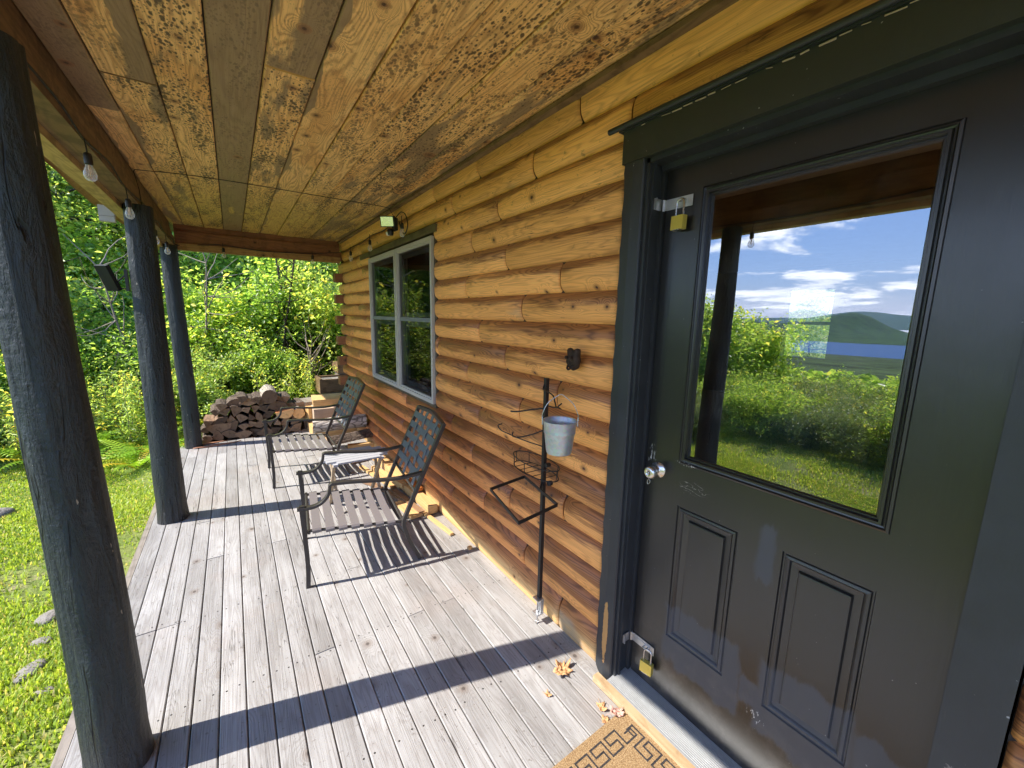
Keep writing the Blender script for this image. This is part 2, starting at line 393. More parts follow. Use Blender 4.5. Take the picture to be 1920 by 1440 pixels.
def m_door(g):
    p = g.pos(); P = g.sep(p); Y, Z = P[1], P[2]
    e = g.noise(g.vec(1, g.mul(Y, 26), g.mul(Z, 5)), 1, 4, .7); e2 = g.noise(g.vec(3, g.mul(Y, 6), g.mul(Z, 6)), 1, 3)
    edge = g.add(g.mul(g.sub(e, .5), .10), g.mul(g.sub(e2, .5), .12))
    def patch(y0, y1, z0, z1, s=.02):
        a = g.step(g.add(Y, g.mul(edge, .4)), y0, y0+s); b = g.step(g.add(Y, g.mul(edge, .4)), y1+s, y1)
        c_ = g.step(g.add(Z, edge), z0, z0+s); d = g.step(g.add(Z, edge), z1+s, z1)
        return g.mul(g.mul(a, b), g.mul(c_, d))
    pm = patch(.50, .555, .78, .96)
    for q in ((.56, .86, .22, .47), (.38, .56, .30, .40), (.24, .50, .22, .50), (.10, .24, .12, .46)): pm = g.m('MAXIMUM', pm, patch(*q))
    sc = g.step(g.noise(g.vec(2, g.mul(Y, 3), g.mul(Z, 90)), 1, 4, .7), .70, .76)
    scm = g.mul(sc, g.step(g.noise(p, 7, 3), .60, .68))
    col = g.mix(pm, (.0125, .012, .0122), (.040, .042, .050))
    col = g.mix(g.mul(scm, .5), col, (.25, .24, .22))
    dust = g.mul(g.step(Z, .5, .05), g.step(g.noise(p, 12, 5, .7), .42, .7)); col = g.mix(g.mul(dust, .28), col, (.17, .145, .12))
    def near(yc, zc, ry, rz): return g.m('SQRT', g.add(g.m('POWER', g.m('DIVIDE', g.sub(Y, yc), ry), 2), g.m('POWER', g.m('DIVIDE', g.sub(Z, zc), rz), 2)))
    cn_ = g.noise(g.vec(3, g.mul(Y, 150), g.mul(Z, 26)), 1, 3, .7)
    chip = g.mul(g.step(near(.992, 1.075, .020, .055), 1, .8), g.step(cn_, .56, .60))
    chip = g.m('MAXIMUM', chip, g.mul(g.step(near(.50, .285, .035, .030), 1, .6), g.step(g.noise(g.vec(3, g.mul(Y, 120), g.mul(Z, 50)), 1, 3, .7), .57, .60)))
    chip = g.m('MAXIMUM', chip, g.mul(g.step(near(.84, 1.085, .05, .010), 1, .6), g.step(g.noise(p, 130, 2), .55, .60)))
    col = g.mix(chip, col, (.46, .45, .42))
    scr = g.mul(g.step(near(.80, 1.0, .07, .03), 1, .5), g.step(g.m('ABSOLUTE', g.sub(g.noise(g.vec(7, g.mul(Y, 18), g.mul(Z, 60)), 1, 2), .5)), .010, .003)); col = g.mix(scr, col, (.38, .37, .35))
    sp = g.step(g.noise(p, 120, 1), .80, .82); col = g.mix(g.mul(sp, .6), col, (.35, .34, .32))
    ro = g.add(g.add(.25, g.mul(g.noise(p, 5, 4), .10)), g.mul(pm, .28))
    h = g.add(g.noise(g.vec(5, g.mul(Y, 70), g.mul(Z, 6)), 1, 4, .6), g.mul(g.noise(g.vec(5, g.mul(Y, 6), g.mul(Z, 5)), 1, 2), 1.6))
    return pbr(g, col, ro, g.bump(h, .22, .0028), 0, .75)
MDOOR = mat('black_door_paint', m_door)
def m_trim(g):
    p = g.pos(); P = g.sep(p); n = g.noise(g.vec(1, g.mul(P[1], 30), g.mul(P[2], 5)), 1, 5, .65); n2 = g.noise(p, 6, 5, .65)
    c = g.mix(n2, (.013, .0145, .0165), (.038, .041, .046))
    c = g.mix(g.mul(g.step(P[2], 2.19, 2.21), .8), c, (.026, .032, .023))
    # bare wood chips: one on the left casing low down, one scuffed area on the right casing
    def spot(yc, zc, ry, rz, amt, thr=1.0):
        dy = g.m('DIVIDE', g.sub(P[1], yc), ry); dz = g.m('DIVIDE', g.sub(P[2], zc), rz)
        d = g.m('SQRT', g.add(g.mul(dy, dy), g.mul(dz, dz)))
        return g.mul(g.step(g.add(d, g.mul(g.sub(g.noise(p, 38, 5, .7), .5), amt)), thr, thr-.12), 1)
    s1 = spot(1.093, .235, .015, .155, 1.0)
    c = g.mix(s1, c, g.mix(n, (.50, .27, .09), (.36, .17, .05)))
    s2 = spot(.055, .60, .022, .05, 3.2, .7)
    c = g.mix(g.mul(s2, .6), c, (.30, .27, .24))
    sp = g.step(g.noise(p, 80, 1), .79, .81); c = g.mix(g.mul(sp, .7), c, (.42, .42, .42))
    return pbr(g, c, g.add(.34, g.mul(n2, .25)), g.bump(g.add(n, g.mul(s1, -1)), .4, .004), 0, .5)
MTRIM = mat('black_trim_paint', m_trim)
MBLACKROD = plain('dark_drip_cap', (.028, .034, .032), .5, 0, .3, 12)
MTHRESH = mat('aluminium_threshold', lambda g: pbr(g, g.mix(g.noise(g.obj(), 30, 5, .7), (.34, .34, .335), (.52, .525, .53)), .42, g.bump(g.noise(g.obj(), 90, 2), .1, .001), .55))
def m_glass(fac, tint, rough=0.0):
    def f(g):
        gl = g.n('ShaderNodeBsdfGlossy'); g.put(gl.inputs[0], (.97, .98, 1.0)); g.put(gl.inputs[1], rough)
        tr = g.n('ShaderNodeBsdfTransparent'); g.put(tr.inputs[0], tint)
        mx = g.n('ShaderNodeMixShader'); lw = g.n('ShaderNodeFresnel'); lw.inputs[0].default_value = 1.5
        g.put(mx.inputs[0], g.m('ADD', g.mul(lw.outputs[0], 1 if fac > .1 else .55), fac, clamp=True)); g.L.new(tr.outputs[0], mx.inputs[1]); g.L.new(gl.outputs[0], mx.inputs[2])
        nb = g.bump(g.noise(g.pos(), 3.0, 1), .02, .004); g.L.new(nb, gl.inputs['Normal'])
        df = g.n('ShaderNodeBsdfDiffuse'); g.put(df.inputs[0], (.6, .6, .58)); m3 = g.n('ShaderNodeMixShader'); du = g.mul(g.step(g.noise(g.pos(), 6, 5, .7), .45, .75), .035)
        g.put(m3.inputs[0], du); g.L.new(mx.outputs[0], m3.inputs[1]); g.L.new(df.outputs[0], m3.inputs[2])
        return m3.outputs[0]
    return f
MGLASS = mat('coated_door_glass', m_glass(.27, (.80, .84, .82)))
MWGLASS = mat('screened_window_glass', m_glass(.0, (.40, .42, .43), .03))
MVINYL = plain('grey_white_vinyl', (.47, .44, .40), .45, 0, .12, 8, .05)
MBRONZE = plain('dark_bronze_metal', (.050, .043, .040), .36, .25, .3, 40, .1, .6)
MSTRAP = plain('taupe_vinyl_strap', (.165, .145, .145), .42, 0, .1, 60, .1)
MSTRAPB = plain('bluish_vinyl_strap', (.10, .115, .14), .38, 0, .1, 60, .1)
MIRON = plain('black_iron', (.022, .020, .020), .5, .3, .3, 50, .3)
MRUST = plain('rusty_iron', (.10, .062, .042), .7, .2, .6, 40, .6, .3)
def m_galv(g):
    v = g.vor(g.obj(), 90)[1]; n = g.noise(g.obj(), 14, 4, .6)
    c = g.mix(.25, g.mix(n, (.40, .44, .46), (.60, .63, .64)), v, 'SOFT_LIGHT')
    return pbr(g, c, g.add(.36, g.mul(n, .2)), None, .7)
MGALV = mat('galvanised_steel', m_galv)
MZINC = plain('zinc_plated_steel', (.62, .63, .64), .34, .85, .25, 60, .1)
MNICKEL = plain('satin_nickel', (.72, .68, .62), .24, .95, .1, 30, .03)
MBRASS = plain('yellow_brass', (.66, .52, .10), .38, .45, .15, 60, .1)
MSTEEL = plain('shackle_steel', (.55, .55, .56), .25, .9, .1, 30, .05)
MBLKP = plain('black_plastic', (.014, .014, .015), .45, 0, .2, 40, .1)
MCABLE = plain('black_cable_rubber', (.012, .012, .013), .6, 0, .2, 40, .1)
MWHITE = plain('white_plastic', (.70, .69, .66), .45, 0, .1, 20, .05)
MTABLE = plain('white_painted_slat', (.36, .36, .38), .5, 0, .15, 20, .1)
MLEG = mat('pale_table_leg_wood', m_plank((.42, .33, .22), (.24, .17, .11), .3))
MTEAL = plain('teal_plastic', (.10, .42, .44), .5, 0, .2, 20)
MBULB = mat('clear_bulb_glass', lambda g: (lambda mx: mx)( (lambda gl, tr, m: (g.L.new(tr.outputs[0], m.inputs[1]), g.L.new(gl, m.inputs[2]), g.put(m.inputs[0], g.m('ADD', g.mul(g.n('ShaderNodeLayerWeight').outputs[1], .55), .16)), m.outputs[0])[-1])(pbr(g, (.85, .86, .88), .06, None, 0, .9), g.n('ShaderNodeBsdfTransparent'), g.n('ShaderNodeMixShader'))))
MFIL = plain('bulb_filament', (.75, .50, .25), .4, .3, .1)
MREFL = plain('floodlight_reflector', (.85, .85, .82), .12, .9, .1, 30, .05)
def m_mat(g):
    p = g.pos(); n = g.noise(p, 260, 3, .7); n2 = g.noise(p, 7, 4)
    c = g.mix(g.step(n, .35, .65), (.22, .13, .06), (.50, .34, .18)); c = g.mix(g.mul(n2, .25), c, (.30, .19, .09))
    return pbr(g, c, .95, g.bump(n, 1, .006), 0, .1)
MCOIR = mat('coir_fibre', m_mat)
MKEY = mat('dark_coir_print', lambda g: pbr(g, g.mix(g.step(g.noise(g.pos(), 240, 3, .7), .35, .7), (.022, .022, .026), (.085, .075, .07)), .95, g.bump(g.noise(g.pos(), 240, 3, .7), 1, .005), 0, .1))
MDRY = mat('dry_leaf', lambda g: pbr(g, g.mix(g.noise(g.obj(), 30, 4), (.66, .40, .20), (.42, .20, .08)), .7, g.bump(g.noise(g.obj(), 60, 3), .6, .003), 0, .3))
MDRYP = mat('pink_dry_leaf', lambda g: pbr(g, g.mix(g.noise(g.obj(), 30, 4), (.60, .36, .29), (.46, .24, .17)), .7, g.bump(g.noise(g.obj(), 60, 3), .6, .003), 0, .3))
MROCK = plain('field_stone', (.34, .31, .27), .85, 0, .5, 9, .8, .2, .02)
MDARK = plain('interior_dark_panelling', (.035, .026, .02), .8, 0, .3, 4)
MROOF = plain('brown_roof_metal', (.10, .075, .06), .6, 0, .2, 4)
MNAIL = plain('dark_nail_head', (.05, .045, .042), .5, .4, .3)

exec_order = []
rng = random.Random(7)
R = math.radians

# ================================================================== SETTING: ground, lake, hills
def terrain_z(x, y):
    x = np.asarray(x, float); y = np.asarray(y, float)
    d = np.maximum(0, -x-3.0)
    z = -.18 - .05*np.minimum(d, 3) - .16*np.maximum(0, d-3)*(d < 40) - (d >= 40)*(5.92+.062*(d-40))
    z = np.maximum(z, -104.0)
    z += .02*np.sin(x*2.1+y*1.3)*(np.abs(x) < 30)+.02*np.sin(y*2.7-x*.9)*(np.abs(x) < 30)
    up_ = np.maximum(0, y-7.0); z = z + np.minimum(up_*.17, 3.2)*np.clip((x+16)/8, 0, 1)
    # keep it under deck and house
    return z
def axis(vals):
    return np.array(vals)
xs = np.unique(np.concatenate([np.linspace(-8, 3, 56), np.linspace(-60, -8, 40), np.geomspace(60, 2600, 30)*-1, np.linspace(3, 60, 20), np.array([200, 1500, 6000])]))
ys = np.unique(np.concatenate([np.linspace(-6, 14, 80), np.linspace(14, 80, 20), np.linspace(-60, -6, 14), np.array([-9000, -3000, -800, -200, 200, 500, 1200, 3000, 9000])]))
X, Y = np.meshgrid(xs, ys, indexing='ij'); Z = terrain_z(X, Y)
gm_ = MB(); gm_.grid([[(X[i, j], Y[i, j], Z[i, j]) for j in range(len(ys))] for i in range(len(xs))])
def m_ground(g):
    p = g.pos(); n = g.noise(p, 1.1, 6, .65); n2 = g.noise(p, 22, 5, .7)
    c = g.mix(g.step(n, .35, .62), (.12, .18, .035), (.27, .28, .09))
    dirt = g.step(g.noise(p, 2.3, 5, .65), .55, .66)
    c = g.mix(g.mul(dirt, .85), c, (.36, .28, .18)); c = g.mix(g.mul(n2, .4), c, (.10, .14, .035))
    far = g.step(g.m('ABSOLUTE', g.sep(p)[0]), 25, 60); c = g.mix(far, c, g.mix(g.step(g.noise(p, .04, 9, .8), .4, .6), (.010, .026, .008), (.075, .12, .035)))
    return pbr(g, c, .95, g.bump(n2, .8, .04), 0, .1)
tag(gm_.build('ground', mat('lawn_soil', m_ground)), kind='structure')
# lake
lk = MB(); lk.grid([[(x, y, -100.0) for y in np.linspace(-6000, 9000, 3)] for x in (-3400, -1100)])
tag(lk.build('lake', mat('lake_water', lambda g: pbr(g, (.025, .10, .24), .8, None, 0, .08))), kind='structure')
# hills
def hillmesh(name, x0, x1, y0, y1, fn, m, nx=40, ny=120):
    b = MB(); gx = np.linspace(x0, x1, nx); gy = np.linspace(y0, y1, ny)
    b.grid([[(x, y, fn(x, y)) for y in gy] for x in gx]); return tag(b.build(name, m), kind='structure')
def m_hill(g):
    p = g.pos(); n = g.noise(p, .012, 8, .75); c = g.mix(g.step(n, .3, .7), (.020, .055, .020), (.075, .14, .045))
    return pbr(g, c, .95, g.bump(g.noise(p, .03, 5, .7), 1, 12), 0, .05)
MHILL = mat('wooded_hill', m_hill)
def fhill(x, y):
    t = (-x-2500)/2300; base = -101 + 76*math.sin(max(0, min(1, t))*math.pi)**.8 if 0 <= t <= 1 else -101
    d2 = ((y-1120)/150)**2 + ((x+3900)/520)**2
    base = -101+(base+101)*(.25+.75*float(sstep(700, 1250, y)))
    h = base + 106*math.exp(-d2) + 14*math.exp(-(((y-1750)/600)**2+((x+3900)/600)**2))
    return h + 7*mnoise.noise(Vector((x*.003, y*.003, 0))) + 5*mnoise.noise(Vector((x*.012, y*.012, 3)))
hillmesh('near_hills', -4800, -2500, -2500, 6500, fhill, MHILL, 30, 140)
def fmt(x, y):
    t = (-x-9000)/5000; e = math.sin(max(0, min(1, t))*math.pi)
    return -110 + e*(200+130*mnoise.noise(Vector((y*.00035, 1.3, 0)))+50*mnoise.noise(Vector((y*.0012, 4.3, 0))) + 170*math.exp(-((y-3150)/900)**2))
hillmesh('distant_mountains', -14000, -9000, -4000, 15000, fmt, MHILL, 24, 160)

# ================================================================== DECK
deck = empty('porch_deck', (0, 0, 0)); tag(deck, 'weathered grey board porch deck running along the cabin wall', 'deck')
b = MB(); nl = MB(); SP = .0932; X0 = .0196 - 7*SP
joists = [-2.33+.61*i for i in range(14)]
k = 0; x = X0
while x < 1.28:
    x1 = min(x+SP, 1.322); y = -2.6; js = sorted(rng.sample(joists[2:], 2)) if rng.random() < .85 else [rng.choice(joists)]
    cuts = [-2.6]+js+[6.12+rng.uniform(-.012, .012)]
    for c0, c1 in zip(cuts[:-1], cuts[1:]):
        a = (rng.random(), rng.random(), rng.random()); dz = rng.uniform(-.0025, .001); w0, w1 = x+.0012+rng.uniform(0, .0014), x1-.0012-rng.uniform(0, .0014)
        off = rng.uniform(0, 30); e = .0035
        prof = [(w0, -.028), (w0, -e), (w0+e, 0), (w1-e, 0), (w1, -e), (w1, -.028)]; segs = [c0+.0015, c1-.0015]
        b.grid([[(px, yy, pz+dz) for yy in segs] for px, pz in prof], [[(yy+off, px-w0) for yy in segs] for px, pz in prof], a, 0, False)
        for yy in segs: b.poly([(px, yy, pz+dz) for px, pz in prof], a=a)
        for j in joists:
            if c0-.02 < j < c1+.02:
                for fx in (.22, .78):
                    nx, ny = w0+(w1-w0)*fx+rng.uniform(-.006, .006), j+rng.uniform(-.012, .012)
                    if abs(j-c0) < .01: ny += .022
                    if abs(j-c1) < .01: ny -= .022
                    if rng.random() < .9: nl.poly([(nx+.0042*math.cos(t*1.0472), ny+.0042*math.sin(t*1.0472), .0004+dz) for t in range(6)])
    x += SP; k += 1
dk = b.build('decking', MDECK, deck); nh = nl.build('nail_heads', MNAIL, deck); nh['kind'] = 'stuff'
b = MB(); b.box(X0+.02, 1.32, -2.55, 6.09, -.16, -.032); b.build('joist_frame', MGREY, deck)
b = MB(); b.box(X0-.034, X0-.001, -2.6, 6.12, -.17, -.004, (.3, 0, 0)); b.build('rim_board', MGREY, deck, .002)

# ================================================================== CABIN
cabin = empty('log_cabin', (1.3, 0, 0)); tag(cabin, 'honey and brown log cabin with black door and double window', 'cabin')
cabin.location = (0, 0, 0)
COURSE = .1437; Z0 = .164
JO = {0: [1.44, 3.3, 5.2], 1: [1.76, 2.72, 3.7, 4.66], 2: [2.23, 3.2, 4.18, 5.1], 3: [1.92, 2.88, 3.83, 4.82], 4: [1.44, 2.40, 3.36, 4.31, 5.3], 5: [2.72, 3.7, 4.62, 5.6],
      6: [2.31, 5.0], 7: [1.84, 5.35], 8: [1.52, 2.47, 5.75], 9: [2.0, 2.95, 5.64], 10: [2.31, 5.0], 11: [1.84, 5.32], 12: [1.53, 2.49], 13: [2.01, 5.7],
      14: [2.41, 5.1], 15: [2.10, 5.33], 16: [1.77, 2.69, 3.65, 5.15], 17: [1.44, 2.34, 3.0, 3.9, 4.82]}
def log_seg(mb, y0, y1, z0, z1, a, xs=1.338, depth=.032, x_flip=1, n=10, gap0=True, gap1=True):
    y0 += .0048; y1 -= .0048
    ysl = [y0, y0+.004, y0+.012] if gap0 else [y0]
    m_ = max(2, int((y1-y0)/.25)); ysl += list(np.linspace(ysl[-1], y1-.012 if gap1 else y1, m_+1)[1:])
    if gap1: ysl += [y1-.004, y1]
    P = []; UV = []; off = a[0]*50
    for j in range(n+1):
        t = j/n; s_ = abs(2*t-1); pr = depth*(1-s_**3.0)**.9 if s_ < 1 else 0
        row = []; uvr = []
        for yy in ysl:
            e = 0
            if gap0 and yy-y0 < .011: e = .012*(1-(yy-y0)/.012)**2
            if gap1 and y1-yy < .011: e = max(e, .012*(1-(y1-yy)/.012)**2)
            wob = .0022*mnoise.noise(Vector((yy*2.3, z0*7, a[0]*9)))
            row.append((xs-pr+e+wob*(1 if 0 < j < n else 0), yy, z0+(z1-z0)*t)); uvr.append((yy+off, t*.165))
        P.append(row); UV.append(uvr)
    mb.grid(P, UV, a, 0, True)
    for yy, idx in ((y0, 0), (y1, -1)): mb.poly([r[idx] for r in P], [(q[2]*1, q[0]) for q in [r[idx] for r in P]], a)
WINY = (3.005, 4.765); WINZ = (.895, 2.235); DOORY = (.05, 1.10)
b = MB()
for k in range(0, 18):
    z0 = Z0+(k-1)*COURSE; z1 = z0+COURSE
    if k == 0: z0 = -.03
    if k == 17: z1 = 2.62
    yend = 6.36 if k % 2 else 6.11
    cuts = sorted([-3.2, -1.7-.4*(k % 3)]+([] if k in () else [])+JO.get(k, [])+[yend])
    if k >= 16: cuts = [c for c in cuts if c < 0 or c > 1.3 or c == yend] if k == 16 else [c for c in cuts]
    if k == 16: cuts = sorted(cuts+[1.15, -.35])
    if k == 17: cuts = sorted([c for c in cuts]+[-.2])
    for c0, c1 in zip(cuts[:-1], cuts[1:]):
        if c1-c0 < .05: continue
        a = (rng.random(), rng.random()*(1 if rng.random() < .3 else .15), 0)
        if k == 5 and 3.6 < c0 < 3.8: a = (.71, 0, .8)
        if k == 5 and abs(c0-2.72) < .1: a = (.3, 0, 1)
        if k == 0 and abs(c1-1.44) < .02: a = (.4, 1.6, 0)
        spans = [(c0, c1, True, True)]
        holes = []
        if z0 < WINZ[1]-.03 and z1 > WINZ[0]+.03: holes.append(WINY)
        if z0 < 2.20: holes.append((.003, 1.158))
        for h0, h1 in holes:
            ns = []
            for s0, s1, g0, g1 in spans:
                if s1 <= h0 or s0 >= h1: ns.append((s0, s1, g0, g1)); continue
                if s0 < h0: ns.append((s0, h0, g0, True))
                if s1 > h1: ns.append((h1, s1, True, g1))
            spans = ns
        for s0, s1, g0, g1 in spans:
            if s1-s0 < .03: continue
            log_seg(b, s0, s1, z0, z1, a, gap0=g0, gap1=g1)
wall = b.build('wall', MLOG, cabin)
# backing wall with openings, side wall and back
b = MB()
for y0, y1, z0, z1 in ((-3.2, .0, -.1, 2.62), (.0, 1.15, 2.27, 2.62), (1.15, WINY[0], -.1, 2.62), (WINY[0], WINY[1], -.1, .90), (WINY[0], WINY[1], 2.235, 2.62), (WINY[1], 6.3, -.1, 2.62)):
    b.box(1.3385, 1.46, y0, y1, z0, z1)
b.build('wall_core', MDARK, cabin)
MCORN = mat('corner_end_stain', m_plank((.33, .15, .06), (.16, .065, .03), .4, weather=.3))
for k in range(0, 18, 2):   # crossing log ends on the corner
    zc = Z0+(k-.5)*COURSE; b = MB()
    b.box(1.213, 1.40, 6.115, 6.25, zc-.058, zc+.058, (rng.random(), .2, 0), ax=0); b.build('log_end', MCORN, cabin, .006)
b = MB()
b.box(1.35, 9.2, 6.13, 6.30, -.4, 2.7); b.box(1.35, 9.2, -3.25, -3.1, -.4, 2.7)
b.box(9.0, 9.2, -3.1, 1.0, -.4, 2.7); b.box(9.0, 9.2, 3.9, 6.13, -.4, 2.7)
BW = (2.93, 3.70, .95, 2.22)
b.box(9.0, 9.2, 1.0, BW[0], -.4, 2.7); b.box(9.0, 9.2, BW[1], 3.9, -.4, 2.7); b.box(9.0, 9.2, BW[0], BW[1], -.4, BW[2]); b.box(9.0, 9.2, BW[0], BW[1], BW[3], 2.7)
b.build('back_wall', MDARK, cabin)
b = MB(); b.box(1.46, 9.0, -3.1, 6.13, -.05, .02); b.build('floor', mat('cabin_floor', m_plank((.16, .09, .05), (.08, .045, .025))), cabin)
b = MB(); b.box(9.0, 9.03, BW[0], BW[1], 1.57, 1.63); b.box(9.0, 9.03, BW[0]-.05, BW[0], BW[2]-.05, BW[3]+.05); b.box(9.0, 9.03, BW[1], BW[1]+.05, BW[2]-.05, BW[3]+.05)
b.build('window_frame', MDARK, cabin)
# --- front window
win = MB(); Y0, Y1 = 3.02, 4.75; ZB, ZT = .91, 2.22
def rect_frame(mb, y0, y1, z0, z1, w_, xa, xb, mi=0):
    mb.box(xa, xb, y0, y0+w_, z0, z1, mi=mi); mb.box(xa, xb, y1-w_, y1, z0, z1, mi=mi)
    mb.box(xa, xb, y0+w_, y1-w_, z0, z0+w_, mi=mi); mb.box(xa, xb, y0+w_, y1-w_, z1-w_, z1, mi=mi)
wf = None
midy = 3.868
for u0, u1 in ((Y0, midy-.006), (midy+.006, Y1)):
    rect_frame(win, u0, u1, ZB, ZT, .030, 1.296, 1.40)
    rect_frame(win, u0+.030, u1-.030, ZB+.03, ZT-.03, .016, 1.306, 1.40)
wf = win.build('window', MVINYL, cabin, .002)
b = MB()
for u0, u1 in ((Y0, midy-.006), (midy+.006, Y1)):
    b.box(1.312, 1.338, u0+.046, u1-.046, 1.565, 1.600)
    rect_frame(b, u0+.052, u1-.052, 1.605, ZT-.052, .038, 1.350, 1.375)
    rect_frame(b, u0+.052, u1-.052, ZB+.052, 1.560, .045, 1.362, 1.388)
b.build('sash', plain('dim_sash_vinyl', (.16, .17, .18), .5, 0, .1, 8, .05), wf, .002)
for u0, u1 in ((Y0, midy-.006), (midy+.006, Y1)):
    for z0, z1 in ((1.602, ZT-.046), (ZB+.046, 1.564)):
        p = MB(); p.poly([(1.322, u0+.046, z0), (1.322, u0+.046, z1), (1.322, u1-.046, z1), (1.322, u1-.046, z0)]); p.build('pane', MWGLASS, wf)
b = MB(); b.box(1.293, 1.37, 2.93, 5.09, 2.238, 2.292, (.2, 0, 0)); b.build('window_head_trim', MOLIVE, cabin, .004)
b = MB(); b.box(1.312, 1.37, 3.0, 4.77, .878, .9085, (.6, 0, 0)); b.box(1.32, 1.37, 2.985, 3.018, .89, 2.236, (.1, 0, 0)); b.box(1.32, 1.37, 4.752, 4.775, .89, 2.236, (.1, 0, 0)); b.build('window_side_trim', MCASE, cabin, .003)
# --- door
DX = 1.385; DL, DR = 1.018, .100; ZD0 = .068
LY0, LY1, LZ0, LZ1 = .255, .869, 1.084, 2.082
door = MB()
panels = ((.625, .861, .339, .912), (.258, .488, .339, .912))
def face(mb, y0, y1, z0, z1, x=DX):   # rectangle facing -x
    mb.poly([(x, y0, z0), (x, y0, z1), (x, y1, z1), (x, y1, z0)])
ysd = [DR, .258, .488, .625, .861, DL]; zt = 2.185
face(door, DR, LY0, .912, zt); face(door, LY1, DL, .912, zt); face(door, LY0, LY1, LZ1, zt); face(door, LY0, LY1, .912, LZ0)
for a0, a1 in ((DR, .258), (.488, .625), (.861, DL)): face(door, a0, a1, .339, .912)
face(door, DR, DL, ZD0, .339)
def rings(mb, y0, y1, z0, z1, prof):
    prev = None
    for ins, dx in prof:
        q = [(DX+dx, y0+ins, z0+ins), (DX+dx, y0+ins, z1-ins), (DX+dx, y1-ins, z1-ins), (DX+dx, y1-ins, z0+ins)]
        if prev:
            for i in range(4): mb.poly([prev[i], prev[(i+1) % 4], q[(i+1) % 4], q[i]])
        prev = q
    return prev
for y0, y1, z0, z1 in panels:
    q = rings(door, y0, y1, z0, z1, [(0, 0), (.003, .006), (.007, .0065), (.010, .002), (.018, .0), (.022, .003), (.026, .009), (.046, .012), (.050, .004), (.055, .003)])
    door.poly(q)
# bottom sweep
door.box(DX+.001, DX+.03, DR, DL, ZD0-.02, ZD0-.001)
do = door.build('door', MDOOR, cabin)
do['label'] = 'black half glass door with two raised lower panels'
# slab box would hide the lite: rebuild opening by boolean-free approach (core split around the lite)
me = do.data
b = MB(); P = rings(b, LY0, LY1, LZ0, LZ1, [(-.002, .0), (0, -.006), (.006, -.009), (.010, -.003), (.014, -.002), (.017, -.008), (.023, -.008), (.026, .004), (.030, .004), (.036, .016)])
b.build('glazing_frame', MDOOR, do)
b = MB(); face(b, LY0+.026, LY1-.026, LZ0+.026, LZ1-.026, DX+.012); b.build('pane', MGLASS, do)
b = MB(); yk, zk = .958, 1.026
rx = Matrix.Rotation(R(-90), 3, 'Y')
b.lathe([(0, .0), (.033, .0), (.033, .002), (.031, .006), (.016, .010), (.012, .014), (.0115, .030), (.018, .034), (.0255, .042), (.0270, .052), (.0245, .062), (.019, .067), (.0095, .0685), (.009, .0675), (0, .0675)], (DX, yk, zk), 32, axis=rx)
kb = b.build('door_knob', MNICKEL, do)
b = MB(); b.lathe([(0, .001), (.0052, .001), (.0052, 0)], (DX-.0680, yk, zk), 12, axis=rx); b.box(DX-.0705, DX-.0685, yk-.0012, yk+.0012, zk-.004, zk+.004); b.build('keyhole', MSTEEL, kb)
# threshold, jambs, casings
b = MB(); tx0, tx1 = 1.262, 1.432
prof = [(tx0, -.0)] ; n_g = 17
prof = [(tx0, .002), (tx0, .030)]
for i in range(n_g):
    xa = tx0+.006+i*(tx1-tx0-.05)/n_g; st = (tx1-tx0-.05)/n_g; zz = .031+.020*i/n_g
    prof += [(xa, zz), (xa+st*.55, zz), (xa+st*.6, zz-.0022), (xa+st*.95, zz-.0022)]
prof += [(tx1-.04, .058), (tx1-.03, .064), (tx1, .064), (tx1, .0)]
b.grid([[(px, .08, pz), (px, 1.048, pz)] for px, pz in prof], sm=False); b.poly([(px, 1.048, pz) for px, pz in prof])
b.build('threshold', MTHRESH, cabin)
b = MB(); b.box(1.228, 1.262, -.6, 1.10, .0005, .030, (.2, 0, 0)); b.box(1.262, 1.34, -.6, 1.06, -.03, .001, (.6, 0, 0)); b.build('sill_board', mat('aged_sill_wood', m_plank((.50, .37, .22), (.32, .19, .09), .5, weather=.3)), cabin, .002)
b = MB()
# left jamb with stop, then wavy scribed casing
b.box(1.302, 1.372, 1.038, 1.064, .035, 2.215); b.box(1.372, 1.42, 1.022, 1.064, .035, 2.215); b.box(1.318, 1.330, 1.031, 1.0385, .035, 2.2)
b.build('door_jamb', MTRIM, cabin, .002)
b = MB(); P = []
for i in range(150):
    z = .0+2.205*i/149; ph = ((z-Z0)/COURSE) % 1; wv = .010*(1-abs(2*ph-1)**2.2)
    yo = 1.146-.000-wv*.6+.006+.002*mnoise.noise(Vector((z*9, 0, 0))); foot = max(0, .06-z)/.06
    yo -= .03*foot**2; yi = 1.052
    P.append([(1.333, yo, z), (1.290+.004, yo, z), (1.284, yo-.008, z), (1.281, (yo+yi)/2, z), (1.284, yi+.004, z), (1.290, yi, z), (1.333, yi, z)])
b.grid(P, sm=False); b.poly(P[0]); b.poly(P[-1][::-1]); b.build('door_casing', MTRIM, cabin)
b = MB(); b.box(1.285, 1.42, .004, .098, -.0, 2.205); b.box(1.36, 1.42, .090, .1045, .03, 2.2); b.build('door_casing', MTRIM, cabin, .005, seg=3)
b = MB(); b.box(1.28, 1.36, -.02, 1.152, 2.206, 2.322); b.box(1.302, 1.42, .098, 1.062, 2.19, 2.206); b.box(1.36, 1.42, .1, 1.03, 2.17, 2.19); b.build('door_header', MTRIM, cabin, .004)
b = MB(); b.tube([(1.266, 1.213, 2.336), (1.266, .5, 2.337), (1.266, -.5, 2.336)], .0105, 12); b.box(1.272, 1.36, -.5, 1.17, 2.3225, 2.335); b.build('drip_cap', MBLACKROD, cabin)
MCAULK = plain('old_tan_caulk', (.42, .33, .22), .8)
